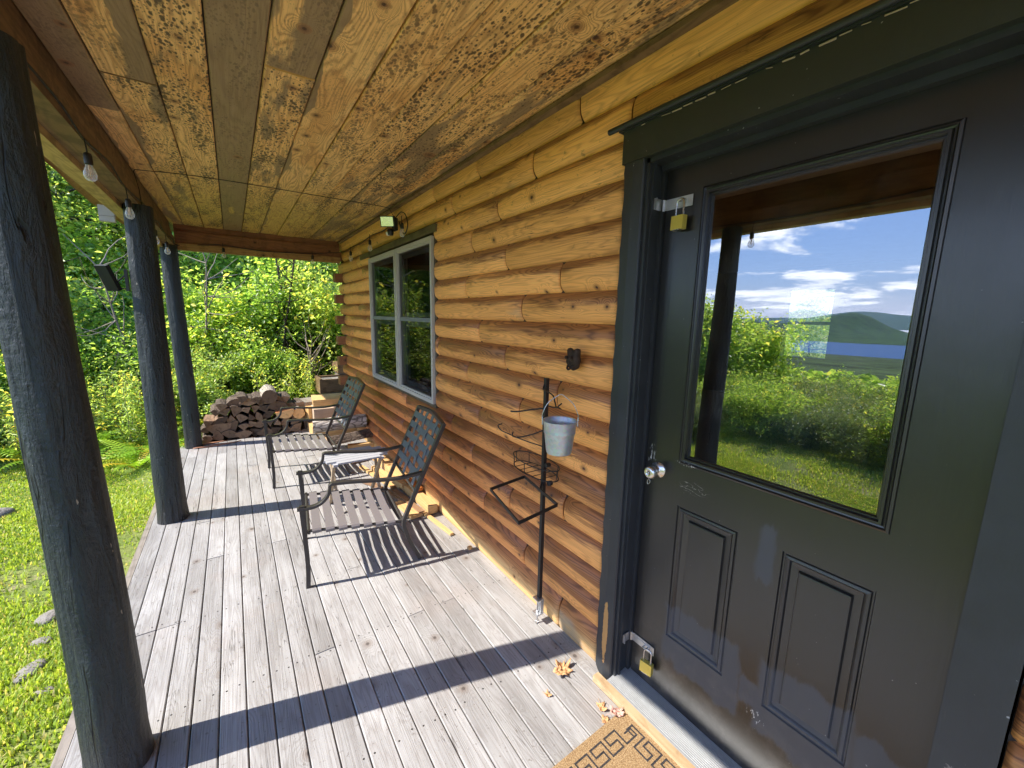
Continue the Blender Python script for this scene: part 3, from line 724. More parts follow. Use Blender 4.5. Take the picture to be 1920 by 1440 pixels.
for i in range(26):
    y = 1.07-i*.042; b = MB()
    if rng.random() < .8: b.tube([(1.2785, y, 2.318+rng.uniform(-.002, .002)), (1.2785, y-.03*rng.uniform(.5, 1.4), 2.317+rng.uniform(-.002, .002))], rng.uniform(.001, .0028), 5)
    if b.f: b.build('caulk_bead', MCAULK, cabin)
# hasps
def hasp(zc, dz):
    b = MB()
    b.box(DX-.006, DX-.003, .905, 1.012, zc-.019, zc+.019); b.box(DX-.008, DX-.0055, .925, .99, zc-.010, zc+.010)
    b.box(1.333, DX-.003, 1.0305, 1.0335, zc-.021+dz, zc+.019+dz); b.tube([(DX-.008, 1.022, zc-.02), (DX-.008, 1.022, zc+.02)], .0055, 10)
    b.box(DX-.0085, DX-.004, 1.012, 1.033, zc-.018, zc+.018)
    b.box(1.334, 1.338, 1.022, 1.031, zc-.021+dz, zc+.019+dz)
    s = MB(); s.tube([(DX-.006, .932, zc+.006), (DX-.022, .932, zc+.006), (DX-.024, .941, zc+.004), (DX-.022, .950, zc+.002), (DX-.006, .950, zc+.002)], .003, 8)
    h = b.build('hasp', MZINC, do, .0008); s.build('staple', MSTEEL, h)
hasp(2.048, .004); hasp(.222, -.004)
def padlock(loc, rx_, label):
    e = empty('padlock', loc); tag(e, label, 'padlock', 'brass padlocks on the door')
    b = MB(); b.box(-.011, .011, -.0255, .0255, -.048, 0, ax=2); bd = b.build('body', MBRASS, e, .004, seg=3)
    s = MB(); pts = [(0, .016, -.005), (0, .016, .042)]+[(0, .016*math.cos(t), .042+.016*math.sin(t)) for t in np.linspace(0, math.pi, 9)[1:-1]]+[(0, -.016, .042), (0, -.016, -.005)]
    s.tube(pts, .0036, 10); s.build('shackle', MSTEEL, e)
    d = MB(); d.box(-.0112, .0112, -.017, .017, -.0495, -.0475); d.build('base_plate', MSTEEL, e)
    e.rotation_euler = rx_; return e
padlock((DX-.026, .940, 1.996), (0, R(2), R(-6)), 'yellow brass padlock hanging from the upper hasp of the black door')
padlock((DX-.027, .919, .176), (0, R(2), R(10)), 'yellow brass padlock hanging from the lower hasp near the threshold')
e = empty('key', (DX-.060, yk-.001, zk-.027)); tag(e, 'small silver wire key ring dangling below the door knob', 'key ring')
b = MB(); b.tube(spline([(0, 0, .004), (0, .006, -.012), (0, .003, -.022), (0, -.006, -.012), (0, -.004, 0)], 6), .0012, 6); b.build('ring', MSTEEL, e)

# ================================================================== PORCH ROOF
roof = empty('porch_roof', (0, 0, 0)); tag(roof, 'porch roof with stained speckled ceiling boards and rough beams', 'roof')
CZ = 2.58
seams = [-.497, -.371, -.185, 0, .181, .366, .551, .740, .924, 1.105, 1.235, 1.345]
# segments: (board, y0, y1, rnd, grey, speckle)
CE = [(0, -1.5, 2.89, .13, .95, .25), (0, 2.89, 6.2, .47, 2.30, .25), (1, -1.5, 2.476, .21, 4.30, .45), (1, 2.476, 6.2, .83, 2.35, .85),
      (2, -1.5, 6.2, .55, .12, .80), (3, -1.5, 6.2, .31, .90, .35), (4, -1.5, 2.024, .64, .66, .35), (4, 2.024, 6.2, .92, .30, .85),
      (5, -1.5, 6.2, .08, 2.15, .25), (6, -1.5, 6.2, .38, .15, .60), (7, -1.5, 6.2, .72, .20, .78), (8, -1.5, 1.985, .17, .15, .62), (8, 1.985, 6.2, .60, .48, .85),
      (9, -1.5, 1.17, .86, .30, .8), (9, 1.17, 3.4, .27, .5, .9), (9, 3.4, 6.2, .44, 2.35, .8), (10, -1.5, 6.2, .5, .5, .5)]
b = MB()
for i, y0, y1, rr, gy, sk in CE:
    x0, x1 = seams[i]+.0025, seams[i+1]-.0025; dz = rng.uniform(-.003, .003); e = .004; a = (rr, gy, sk)
    prof = [(x0, .018), (x0, e), (x0+e, 0), (x1-e, 0), (x1, e), (x1, .018)]; sg = [y0+.002, y1-.002]
    b.grid([[(px, yy, CZ+pz+dz) for yy in sg] for px, pz in prof], [[(yy+rr*40, (x1-px if (i == 1 and y0 < 0) else px-x0)) for yy in sg] for px, pz in prof], a, 0, False)
    for yy in sg: b.poly([(px, yy, CZ+pz+dz) for px, pz in prof], a=a)
b.build('ceiling_boards', MCEIL, roof)
b = MB(); b.box(-.62, 1.4, -1.6, 6.28, CZ+.0185, CZ+.06); b.build('roof_deck', MDARK, roof)
b = MB(); b.box(1.268, 1.31, -1.5, 6.10, 2.556, 2.5765, (.3, 0, 0)); b.build('wall_cleat', MBEAM, roof, .003)
b = MB(); b.box(-.545, -.497, -1.5, 6.12, 2.50, 2.5965, (.3, 0, 0)); b.box(-.512, -.482, -1.5, 6.12, 2.44, 2.4985, (.55, 0, 0)); b.box(-.56, -.466, -1.5, 6.12, 2.335, 2.4385, (.8, 0, 0)); b.box(-.60, -.5615, -1.5, 6.3, 2.35, 2.5965, (.1, 0, 0)); b.build('edge_beam', MBEAM, roof, .004)
b = MB(); b.box(-.640, -.5615, -1.5, 6.3, 2.300, 2.3485, (.77, 0, 0)); b.build('edge_ledger', mat('pale_ledger_wood', m_plank((.62, .46, .20), (.30, .20, .08), .45, weather=.3)), roof, .003)
b = MB(); b.box(-.464, 1.29, 6.12, 6.18, 2.512, 2.5965, (.15, 0, 0)); b.box(-.464, 1.29, 6.105, 6.18, 2.375, 2.5085, (.65, 0, 0)); b.build('end_beam', MBEAM2, roof, .003)
b = MB(); b.box(-.52, 1.29, 6.09, 6.17, 2.300, 2.3735, (.4, 0, 0)); b.build('end_beam_ledge', MEAVE, roof, .003)
# sloping outer eave with live-edge fascia
b = MB(); slope = .10
P = []; UV = []
for i in range(60):
    y = -1.6+8.6*i/59; wv = .022*math.sin(y*2.1)+.018*mnoise.noise(Vector((y*1.7, 0, 0)))
    row = [(-.56, y, 2.602), (-.74, y, 2.590), (-.90+wv*.3, y, 2.584), (-.915+wv*.3, y, 2.575), (-.93+wv, y, 2.552)]; P.append(row); UV.append([(y, j*.17) for j in range(5)])
b.grid(P, UV, (.4, 0, 0), 0, False)
P2 = [[(-.56, r[0][1], 2.66), (-.95, r[0][1], 2.64), (r[-1][0], r[0][1], r[-1][2])] for r in P]; b.grid(P2, sm=False)
b.build('eave_soffit', MEAVE, roof)
b = MB(); b.box(-.93, -.56, 6.9, 6.94, 2.50, 2.60, (.4, 0, 0)); b.build('barge_board', MEAVE, roof, .003)
b = MB(); b.poly([(-1.0, -1.7, 2.66), (1.4, -1.7, 3.05), (1.4, 7.0, 3.05), (-1.0, 7.0, 2.66)]); b.poly([(1.4, -3.6, 3.05), (5.2, -3.6, 4.2), (5.2, 7.0, 4.2), (1.4, 7.0, 3.05)]); b.poly([(5.2, -3.6, 4.2), (9.5, -3.6, 2.9), (9.5, 7.0, 2.9), (5.2, 7.0, 4.2)])
b.poly([(1.4, -1.7, 3.05), (1.4, 7, 3.05), (1.4, 7, 2.6), (1.4, -1.7, 2.6)]); b.poly([(1.4, 6.2, 2.7), (9.5, 6.2, 2.7), (5.2, 6.2, 4.2)]); b.poly([(1.4, -3.1, 2.7), (9.5, -3.1, 2.7), (5.2, -3.1, 4.2)])
b.poly([(1.4, -3.1, 2.64), (9.2, -3.1, 2.64), (9.2, 6.2, 2.64), (1.4, 6.2, 2.64)])
b.poly([(-1, 7, 2.66), (1.4, 7, 3.05), (1.4, 7, 2.62), (-.6, 7, 2.62)]); b.poly([(-.6, 6.18, 2.62), (1.4, 6.18, 2.62), (1.4, 7, 2.62), (-.6, 7, 2.62)])
b.build('roof_sheet', MROOF, roof)
jb = MB(); jb.box(-.79, -.70, 4.55, 4.60, 2.30, 2.42); jx = jb.build('junction_box', MVINYL, None, .004); tag(jx, 'small grey white box under the eave behind the middle post', 'box')
JLID = MB(); JLID.box(-.787, -.703, 4.546, 4.549, 2.34, 2.342); JLID.build('box_seam', MGREY, jx)
jx.parent = None

# ================================================================== POSTS
def post(name, x, y, r0, r1, label, seed, top=2.335):
    b = MB(); n = 44; m_ = 90; P = []; UV = []
    for i in range(m_+1):
        z = top*i/m_; t = i/m_; ring = []
        bx = .012*math.sin(t*3+seed); by = .010*math.sin(t*2.3+seed*2)
        for k in range(n):
            th = 2*math.pi*k/n; r = r0+(r1-r0)*t
            nn = mnoise.noise(Vector((math.cos(th)*1.4+seed, math.sin(th)*1.4, z*.9)))*.010+mnoise.noise(Vector((math.cos(th)*6+seed, math.sin(th)*6, z*2.0)))*.0035+mnoise.noise(Vector((math.cos(th)*17+seed, math.sin(th)*17, z*5)))*.0016
            if t < .04: nn += .006*(1-t/.04)
            ring.append((x+bx-.012*math.sin(seed)*0+(r+nn)*math.cos(th), y+by+(r+nn)*math.sin(th), z))
        P.append(ring); UV.append([(z, k/n) for k in range(n+1)])
    b.grid(P, UV, (0, 0, 0), 0, True, closed=True); b.poly(P[-1])
    o = b.build(name, MPOST); return tag(o, label, 'post', 'log porch posts along the deck edge')
post('porch_post', -.474, 1.795, .090, .068, 'thick blue black log post nearest the camera at left', 1.0)
post('porch_post', -.492, 3.955, .091, .078, 'middle blue black log post carrying the solar lamp', 4.3)
post('porch_post', -.510, 6.04, .083, .080, 'farthest blue black log post beside the firewood stack', 7.7)

# ================================================================== CHAIRS
def make_chair(label, W=.60):
    root = empty('patio_chair'); tag(root, label, 'chair', 'metal patio chairs facing the lawn')
    X = lambda v: v-.252
    def side(yy):
        b = MB(); b.tube(spline([(X(.252), yy, 0), (X(.258), yy, .13), (X(.254), yy, .30), (X(.245), yy, .497)], 5), 1, rect=(.0125, .0125)); L = b.build('leg', MBRONZE, root, .002); own(root, L)
        b = MB(); b.tube(spline([(X(1.108), yy, .919), (X(.965), yy, .602), (X(.850), yy, .347), (X(.828), yy, .285), (X(.838), yy, .225), (X(.87), yy, .130), (X(.930), yy, .0)], 6), 1, rect=(.0125, .014)); L = b.build('leg', MBRONZE, root, .002); own(root, L)
        b = MB(); pts = spline([(X(.222), yy, .506), (X(.270), yy, .503), (X(.320), yy, .508), (X(.362), yy, .530), (X(.392), yy, .570), (X(.402), yy, .622)], 5)+spline([(X(.412), yy, .628), (X(.53), yy, .620), (X(.68), yy, .602), (X(.82), yy, .594), (X(.975), yy, .607)], 6)
        b.tube(pts, 1, rect=(.017, .0085), upv=(0, 0, 1)); b.box(X(.232), X(.262), yy-.010, yy+.010, .5145, .522); b.box(X(.26), X(.266), yy-.010, yy+.010, .36, .50); A = b.build('armrest', MBRONZE, root, .002); own(root, A)
    side(0); side(W)
    b = MB(); zr = lambda x: .350-(x-.285)*.12
    for yy in (.024, W-.024): b.tube([(X(.262), yy, zr(.262)-.004), (X(.84), yy, zr(.84)-.004)], .0095, 10)
    for xx in (.275, .832): b.tube([(X(xx), 0, zr(xx)-.006), (X(xx), W, zr(xx)-.006)], .0095, 10)
    F = b.build('seat_frame', MBRONZE, root); own(root, F)
    b = MB()
    for i in range(7):
        xx = .318+i*.0725; z = zr(xx)+.006
        pts = [(X(xx), .030, z-.024), (X(xx), .011, z-.020), (X(xx), .009, z-.004), (X(xx), .018, z+.005), (X(xx), .05, z+.006), (X(xx), W*.5, z-.004), (X(xx), W-.05, z+.006), (X(xx), W-.018, z+.005), (X(xx), W-.009, z-.004), (X(xx), W-.011, z-.020), (X(xx), W-.03, z-.024)]
        b.tube(pts, 1, rect=(.0245, .0018), upv=(0, 0, 1))
    S = b.build('seat', MSTRAP, root, .001); own(root, S)
    # woven back
    k0 = Vector((X(.828), 0, .285)); k1 = Vector((X(1.108), 0, .919)); dv = k1-k0; nn = Vector((-dv.z, 0, dv.x)).normalized()
    def P(t, y, o=0): q = k0+dv*t+nn*o; return (q.x, y, q.z)
    b = MB(); tl = spline([P(.985, 0), P(1.0, W*.18, -.004), P(1.02, W*.5, -.008), P(1.0, W*.82, -.004), P(.985, W)], 5); b.tube(tl, 1, rect=(.012, .012), upv=(0, 0, 1))
    F2 = b.build('back_rail', MBRONZE, root); own(root, F2)
    b = MB(); b.tube([P(.30, 0), P(.30, W)], .0095, 8); F2 = b.build('back_rail', MBRONZE, root); own(root, F2)
    b = MB(); hz = [.43, .55, .67, .79, .905]; vy = [.135, .235, .335, .435, .520] if False else [W*f for f in (.19, .395, .60, .81)]
    for i, t in enumerate(hz):
        pts = [P(t, .008, .012)]
        for j, y in enumerate(vy): pts.append(P(t, y, .005 if (i+j) % 2 else -.005))
        pts.append(P(t, W-.008, .012)); b.tube(pts, 1, rect=(.023, .0016), upv=tuple(nn))
    for j, y in enumerate(vy):
        pts = [P(.295, y, .0)]+[P(t, y, -.005 if (i+j) % 2 else .005) for i, t in enumerate(hz)]+[P(1.0, y, 0)]
        b.tube(pts, 1, rect=(.023, .0016), upv=tuple(nn))
    B = b.build('backrest', MSTRAPB, root); own(root, B)
    return root
ch1 = make_chair('nearer dark metal patio chair with woven strap back'); ch1.location = (.255, 2.495, .0005); ch1.rotation_euler = (0, 0, R(-6.2))
ch2 = copy_tree(ch1); ch2.location = (.205, 4.205, .0005); ch2.rotation_euler = (0, 0, R(0)); ch2['label'] = 'farther dark metal patio chair close to the firewood stack'

# side table
tb = empty('side_table', (.775, 3.47, .0)); tag(tb, 'small low table with white slatted top between the two chairs', 'table')
b = MB()
for i in range(6):
    yy = -.165+i*.0565; hw = .27-.10*abs((i-2.5)/2.5)**2.5
    b.box(-hw, hw, yy, yy+.052, .436, .450)
b.box(-.2, -.165, -.15, .16, .416, .4355); b.box(.165, .2, -.15, .16, .416, .4355)
b.build('tabletop', MTABLE, tb, .003)
for sx in (-1, 1):
    for sy in (-1, 1):
        b = MB(); b.tube([(sx*.185+sy*.012, sy*.14, .425), (sx*.17+sy*.012-.01, -sy*.13, .0)], 1, rect=(.012, .012)); b.build('leg', MLEG, tb, .002)

# ================================================================== PLANT STAND, BUCKET, ORNAMENT
st = empty('plant_stand', (1.245, 1.52, .0)); tag(st, 'tall black iron clamp on plant hanger pole with hooks and shelf frames by log wall', 'plant stand')
b = MB(); b.box(-.0095, .0095, -.0095, .0095, .145, 1.335, ax=2); b.build('pole', MIRON, st, .001)
def arm(pts, r=.0032):
    b = MB(); b.tube(spline(pts, 6), r, 7); b.build('hook', MIRON, st)
arm([(0, .005, 1.325), (-.02, .0, 1.285), (-.05, -.05, 1.287), (-.085, -.15, 1.283), (-.105, -.19, 1.262), (-.125, -.225, 1.246), (-.138, -.255, 1.262), (-.142, -.275, 1.275)])
arm([(0, 0, 1.185), (-.035, .06, 1.170), (-.075, .13, 1.150), (-.10, .16, 1.148)], .004)
arm([(0, 0, 1.20), (.0, -.05, 1.200), (.005, -.09, 1.205)], .003)
arm([(0, 0, 1.075), (-.04, .06, 1.040), (-.08, .11, 1.020), (-.105, .13, 1.025), (-.10, .135, 1.045)], .0032)
arm([(0, .0, .985), (-.07, .09, 1.010), (-.12, .17, 1.035), (-.14, .19, 1.048), (-.15, .20, 1.070), (-.13, .19, 1.080)], .003)
b = MB(); E_ = lambda z, a_, c_, ph=0: [(-.055+a_*math.cos(t), -.0+c_*math.sin(t), z) for t in np.linspace(0, 2*math.pi, 33)]
b.tube(E_(.925, .068, .165), .0028, 6); b.tube(E_(.872, .066, .160), .0028, 6)
for t in np.linspace(0, 2*math.pi, 9)[:-1]: b.tube([(-.055+.068*math.cos(t), .165*math.sin(t), .925), (-.055+.066*math.cos(t), .16*math.sin(t), .872)], .0022, 6)
for yy in (-.1, -.05, 0, .05, .1): b.tube([(-.055-.066*math.sqrt(1-(yy/.16)**2), yy, .872), (-.055+.066*math.sqrt(1-(yy/.16)**2), yy, .872)], .0018, 5)
b.tube([(-.012, -.03, .90), (.012, -.03, .90)], .012, 8)
b.build('shelf_ring', MIRON, st)
b = MB(); C = [(-.005, .155), (-.245, .115), (-.318, -.235), (-.072, -.195)]
for i in range(4):
    p, q = C[i], C[(i+1) % 4]; b.tube([(p[0], p[1], .775), (q[0], q[1], .775)], 1, rect=(.0025, .0075), upv=(0, 0, 1))
b.tube([(-.01, 0, .795), (-.035, -.02, .778)], .006, 6); b.lathe([(0, -.012), (.012, -.012), (.014, 0), (.012, .012), (0, .012)], (.018, -.03, .80), 10, axis=Matrix.Rotation(R(90), 3, 'Y'))
b.build('tray_frame', MIRON, st)
b = MB(); b.box(-.030, .012, -.022, .022, .143, .150); b.box(.006, .013, -.022, .022, .060, .143); b.box(-.030, .0055, -.022, .022, .058, .066); b.box(-.0035, .0055, -.018, .018, .0675, .142)
b.build('clamp', MZINC, st, .001)
b = MB(); b.tube([(-.012, 0, .115), (-.012, 0, .022)], .0042, 8); b.tube([(-.012+.011*math.cos(t), 0, .011+.011*math.sin(t)) for t in np.linspace(0, 2*math.pi, 13)], .0022, 6); b.build('clamp_screw', MSTEEL, st)

bk = empty('bucket', (1.103, 1.250, 1.062)); tag(bk, 'small galvanised metal bucket hanging from a hook of the pole', 'bucket')
b = MB(); H_ = .138
pr = [(0, .003), (.050, .003), (.0515, 0), (.053, .004), (.0535, .006)]
pr += [(.0535+.0165*t, H_*t) for t in (.1, .3, .5, .6)]+[(.0655, .088), (.0668, .091), (.0660, .094), (.0668, .097), (.0660, .100)]+[(.0535+.0165*t, H_*t) for t in (.8, .95)]+[(.0715, H_), (.0730, H_+.002), (.0715, H_+.004), (.0690, H_+.001), (.0665, .10), (.0515, .008), (0, .008)]
b.lathe(pr, n=48); b.build('pail', MGALV, bk)
for s_ in (-1, 1): b = MB(); b.box(-.008, .008, s_*.0735-.0015, s_*.0735+.0015, H_-.018, H_+.016); b.build('ear', MGALV, bk, .001)
b = MB(); b.tube(spline([(0, -.0760, H_+.006), (0, -.073, H_+.03), (0, -.052, H_+.075), (0, -.012, H_+.108), (0, .0, H_+.112), (0, .012, H_+.108), (0, .052, H_+.075), (0, .073, H_+.03), (0, .076, H_+.006)], 6), .0018, 7); b.build('handle', MSTEEL, bk)
bk.rotation_euler = (0, 0, R(48.6))

e = empty('iron_ornament', (1.294, 1.362, 1.437)); e.scale = (1.25, 1.3, 1.3); tag(e, 'small rusty cast iron ornament fixed to the logs above the plant stand', 'ornament')
b = MB(); P = []
for i in range(13):
    ph = math.pi*i/12; ring = []
    for k in range(28):
        th = 2*math.pi*k/28; r = math.sin(ph); yy = .030*r*math.cos(th); zz = .037*r*math.sin(th)
        ear = .012*math.exp(-((th-2.2)/.28)**2)+.012*math.exp(-((th-.95)/.28)**2)
        f = 1+ear/.03*r; nz = .005*mnoise.noise(Vector((yy*60, zz*60, 2)))
        ring.append((-.020*(1-math.cos(ph))*.5*2*(1)+.0+nz*1.2+(.010*math.exp(-((yy)**2+(zz+.012)**2)/.00012) if ph > 1.5 else 0), yy*f, zz*f))
    P.append(ring)
b.grid(P, closed=True); b.lathe([(0, 0), (.006, .001), (.006, .008), (0, .010)], (-.040, .012, .010), 10, axis=Matrix.Rotation(R(-90), 3, 'Y')); b.lathe([(0, 0), (.006, .001), (.006, .008), (0, .010)], (-.040, -.012, .010), 10, axis=Matrix.Rotation(R(-90), 3, 'Y'))
b.build('casting', MRUST, e)
b = MB(); b.tube([(-.030, .016, -.018), (-.043, .008, -.028), (-.045, 0, -.031), (-.043, -.008, -.028), (-.030, -.016, -.018)], .004, 8); b.build('opener_lip', MRUST, e)

# ================================================================== DOORMAT
mt = empty('doormat', (1.222, .925, .003)); tag(mt, 'tan coir doormat with dark Greek key border at the threshold', 'doormat')
mt.rotation_euler = (0, 0, R(1.5))
b = MB(); n1, n2 = 60, 90; MW, ML = .46, .76
b.box(-MW, 0, -ML, 0, 0, .0115); b.build('pile', MCOIR, mt, .003)
b = MB(); UU, VV = .031, .062
motif = [(-.22, .5), (-.5, .5), (-.5, 1), (0, 1), (0, 0), (.5, 0), (.5, .5), (.22, .5)]
def stroke(pts, w_=.0034, z=.0119):
    for i in range(len(pts)-1):
        p, q = Vector((*pts[i], z+.00008*i)), Vector((*pts[i+1], z+.00008*i)); t = (q-p).normalized(); nn = Vector((-t.y, t.x, 0))*w_; p2, q2 = p-t*w_, q+t*w_
        b.poly([p2-nn, q2-nn, q2+nn, p2+nn])
PU = .078; ins = .039; UU = .059
for i in range(4):
    c = .095+i*PU
    stroke([(-(c+u*2*UU), -(ins+v*VV)) for u, v in motif]); stroke([(-(c+u*2*UU), -(ML-ins-v*VV)) for u, v in motif])
for i in range(8):
    c = .125+i*PU
    stroke([(-(.020+v*VV), -(c-u*2*UU)) for u, v in motif]); stroke([(-(MW-.020-v*VV), -(c-u*2*UU)) for u, v in motif])
b.build('key_pattern', MKEY, mt)

# ================================================================== DRY LEAVES
def dry_leaf(x, y, z, s_, rot, m, label, curl=.5, seed=1, lobes=5):
    b = MB(); rr = random.Random(seed); n = lobes*6; ringo = []; mid = []
    for k in range(n):
        th = 2*math.pi*k/n; ph = (k % 6)/6; tri = 1-abs(2*ph-1); r = s_*(.62+.38*tri**1.1)*rr.uniform(.72, 1.12)
        zf = lambda q: curl*s_*(.7*q*q*(.4+abs(math.sin(th*1.5+seed)))+.45*math.sin(th*3+seed)*q)+.25*s_*mnoise.noise(Vector((math.cos(th)*3*q, math.sin(th)*3*q, seed*2)))
        ringo.append((r*math.cos(th), r*math.sin(th)*.8, max(.001, zf(r/s_)*.8+.002))); mid.append((r*.5*math.cos(th), r*.5*math.sin(th)*.8, max(.001, zf(.5*r/s_)*.8+.002+.003*rr.random())))
    c = (0, 0, .003)
    for k in range(n):
        k2 = (k+1) % n; b.poly([c, mid[k], mid[k2]], sm=True); b.poly([mid[k], ringo[k], ringo[k2], mid[k2]], sm=True)
    b.tube([(s_*.1, 0, .004), (s_*1.3, s_*.2, .006)], .0008, 5)
    o = b.build('dry_leaf', m, None, 0, (x, y, z), rot); so_ = o.modifiers.new('s', 'SOLIDIFY'); so_.thickness = .0008
    return tag(o, label, 'leaf', 'dry leaves on the deck')
dry_leaf(1.150, 1.215, .002, .058, .5, MDRY, 'largest crumpled tan maple leaf on the boards near the door frame', .55, 3, 7)
dry_leaf(1.012, 1.155, .002, .020, 2.0, MDRY, 'tiny curled dry leaf lying alone in the middle of the boards', .7, 5, 3)
dry_leaf(1.165, .985, .002, .030, 1.0, MDRY, 'orange dry leaf just beyond the corner of the doormat', .5, 8, 4)
dry_leaf(1.135, .938, .004, .026, 4.0, MDRY, 'small tan dry leaf touching the edge of the doormat', .4, 9, 4)
dry_leaf(1.190, .925, .0145, .038, 2.6, MDRYP, 'pinkish curled dry leaf resting on the corner of the doormat', .7, 12, 4)
e = MB(); e.box(-.014, .014, -.011, .011, 0, .02, (.4, 0, 0)); tag(e.build('wood_block', MYEL, None, .001, (1.262, 2.335, .0005), .3), 'tiny wood offcut block on the deck against the wall near the pole', 'wood block')

# ================================================================== STRING LIGHTS, FLOODLIGHT, SOLAR LAMP
sl_ = empty('string_lights', (0, 0, 0)); tag(sl_, 'string of clear light bulbs on black cable along the porch beams and wall', 'string lights')
b = MB()
bulbs = [(-.452, 2.56, 2.245), (-.452, 3.385, 2.235), (-.452, 4.41, 2.222), (-.452, 5.135, 2.222), (-.019, 6.072, 2.325), (.942, 6.072, 2.335), (1.245, 5.31, 2.325), (1.245, 4.475, 2.345), (1.245, 3.50, 2.350), (-.452, 1.62, 2.245)]
pts = []
path = [(-.455, .2, 2.40), (-.458, 1.2, 2.345)]
for q in bulbs[:4]: path += [(q[0]-.006, q[1]-.35, 2.37), (q[0]-.006, q[1], 2.335)]
path += [(-.455, 5.7, 2.37), (-.44, 6.08, 2.345), (-.2, 6.085, 2.375), (-.019, 6.082, 2.392), (.4, 6.085, 2.365), (.942, 6.082, 2.392), (1.15, 6.08, 2.42), (1.262, 6.02, 2.43), (1.27, 5.6, 2.40), (1.262, 5.31, 2.41), (1.27, 4.9, 2.405), (1.262, 4.475, 2.425), (1.262, 4.0, 2.41), (1.25, 3.6, 2.47), (1.25, 3.5, 2.47), (1.25, 3.42, 2.43), (1.25, 3.38, 2.35), (1.25, 3.44, 2.29), (1.25, 3.52, 2.32), (1.26, 3.62, 2.42)]
b.tube(spline(path, 5), .0042, 6)
for q in bulbs: b.tube([(q[0], q[1], q[2]+.03), (q[0]-.003, q[1], q[2]+.09)], .0028, 6)
b.tube([(-.458, 3.94, 2.33), (-.46, 3.94, 2.44), (-.478, 3.94, 2.56), (-.47, 3.94, 2.573)], .0026, 6)
b.tube(spline([(-.47, 3.94, 2.572), (-.18, 3.85, 2.571), (.18, 3.82, 2.570), (.68, 3.83, 2.571), (1.20, 3.84, 2.571), (1.255, 3.83, 2.545), (1.25, 3.7, 2.46)], 6), .0026, 6)
b.build('cable', MCABLE, sl_)
bprot = None
for q in bulbs:
    if bprot is None:
        b = MB(); b.lathe([(0, .034), (.008, .034), (.0125, .030), (.0145, .022), (.0145, -.010), (.0135, -.014), (0, -.014)], n=16); so_ = b.build('bulb_socket', MBLKP, sl_, loc=q)
        b = MB(); b.lathe([(.011, -.0145), (.012, -.020), (.017, -.032), (.0215, -.046), (.0225, -.056), (.020, -.068), (.013, -.077), (.005, -.0805), (0, -.081)], n=20); gb = b.build('bulb', MBULB, so_)
        b = MB()
        for k in range(4): t = k*1.57; b.tube([(.002*math.cos(t), .002*math.sin(t), -.018), (.006*math.cos(t), .006*math.sin(t), -.060)], .0009, 4)
        b.tube([(0, 0, -.0145), (0, 0, -.035)], .003, 6); fb = b.build('filament', MFIL, so_); bprot = (so_, gb, fb)
    else:
        c = bprot[0].copy(); COL.objects.link(c); c.location = q
        for o in bprot[1:]: d = o.copy(); COL.objects.link(d); d.parent = c
fl = empty('floodlight', (1.262, 3.70, 2.40)); tag(fl, 'black security floodlight with motion sensor above the window', 'floodlight')
rt = Matrix.Rotation(R(52), 3, 'Z') @ Matrix.Rotation(R(-14), 3, 'Y')
b = MB(); b.box(-.05, -.018, -.055, .055, -.042, .042, rot=rt)
hd = MB(); hd.v = []; hd.box(-.050, -.012, -.062, .062, -.045, .045, rot=rt)
for i in range(len(hd.v)): hd.v[i] = (hd.v[i][0]-.045, hd.v[i][1]+.05, hd.v[i][2]+.035)
h1 = hd.build('lamp_head', MBLKP, fl, .004)
ln = MB(); ln.box(-.0535, -.0505, -.054, .054, -.038, .038, rot=rt)
for i in range(len(ln.v)): ln.v[i] = (ln.v[i][0]-.045, ln.v[i][1]+.05, ln.v[i][2]+.035)
ln.build('lens', MREFL, h1)
b = MB(); b.box(-.03, .0, -.05, .03, -.05, .05); b.tube([(-.02, 0, .0), (-.06, .03, .03)], .013, 10); b.build('mount', MBLKP, fl, .006)
b = MB(); b.lathe([(0, -.03), (.022, -.028), (.028, -.008), (.028, .012), (.018, .026), (0, .03)], (-.055, -.01, -.065), 18); sn = b.build('sensor', MBLKP, fl)
b = MB(); b.lathe([(0, -.028), (.012, -.026), (.0215, -.012), (.023, 0), (.0215, .004)], (-.068, .004, -.07), 16); b.build('sensor_lens', MWHITE, sn)

sp = empty('solar_lamp', (-.580, 3.93, 1.84)); tag(sp, 'small black solar lamp on an angled bracket on the middle post', 'lamp')
b = MB(); rt = Matrix.Rotation(R(55), 3, 'Z') @ Matrix.Rotation(R(-24), 3, 'Y')
b.box(-.030, .0, -.040, .040, -.088, .088, rot=rt)
for i in range(len(b.v)): b.v[i] = (b.v[i][0]-.085, b.v[i][1]-.02, b.v[i][2]+.0)
b.build('solar_panel', MBLKP, sp, .003)
b = MB(); b.tube([(.0, 0, -.075), (-.09, -.01, -.065)], 1, rect=(.012, .004)); b.tube([(.0, 0, .03), (-.055, -.005, -.03), (-.085, -.01, -.062)], 1, rect=(.010, .004)); b.box(-.012, .004, -.022, .022, -.09, .06); b.build('bracket', MBLKP, sp, .001)

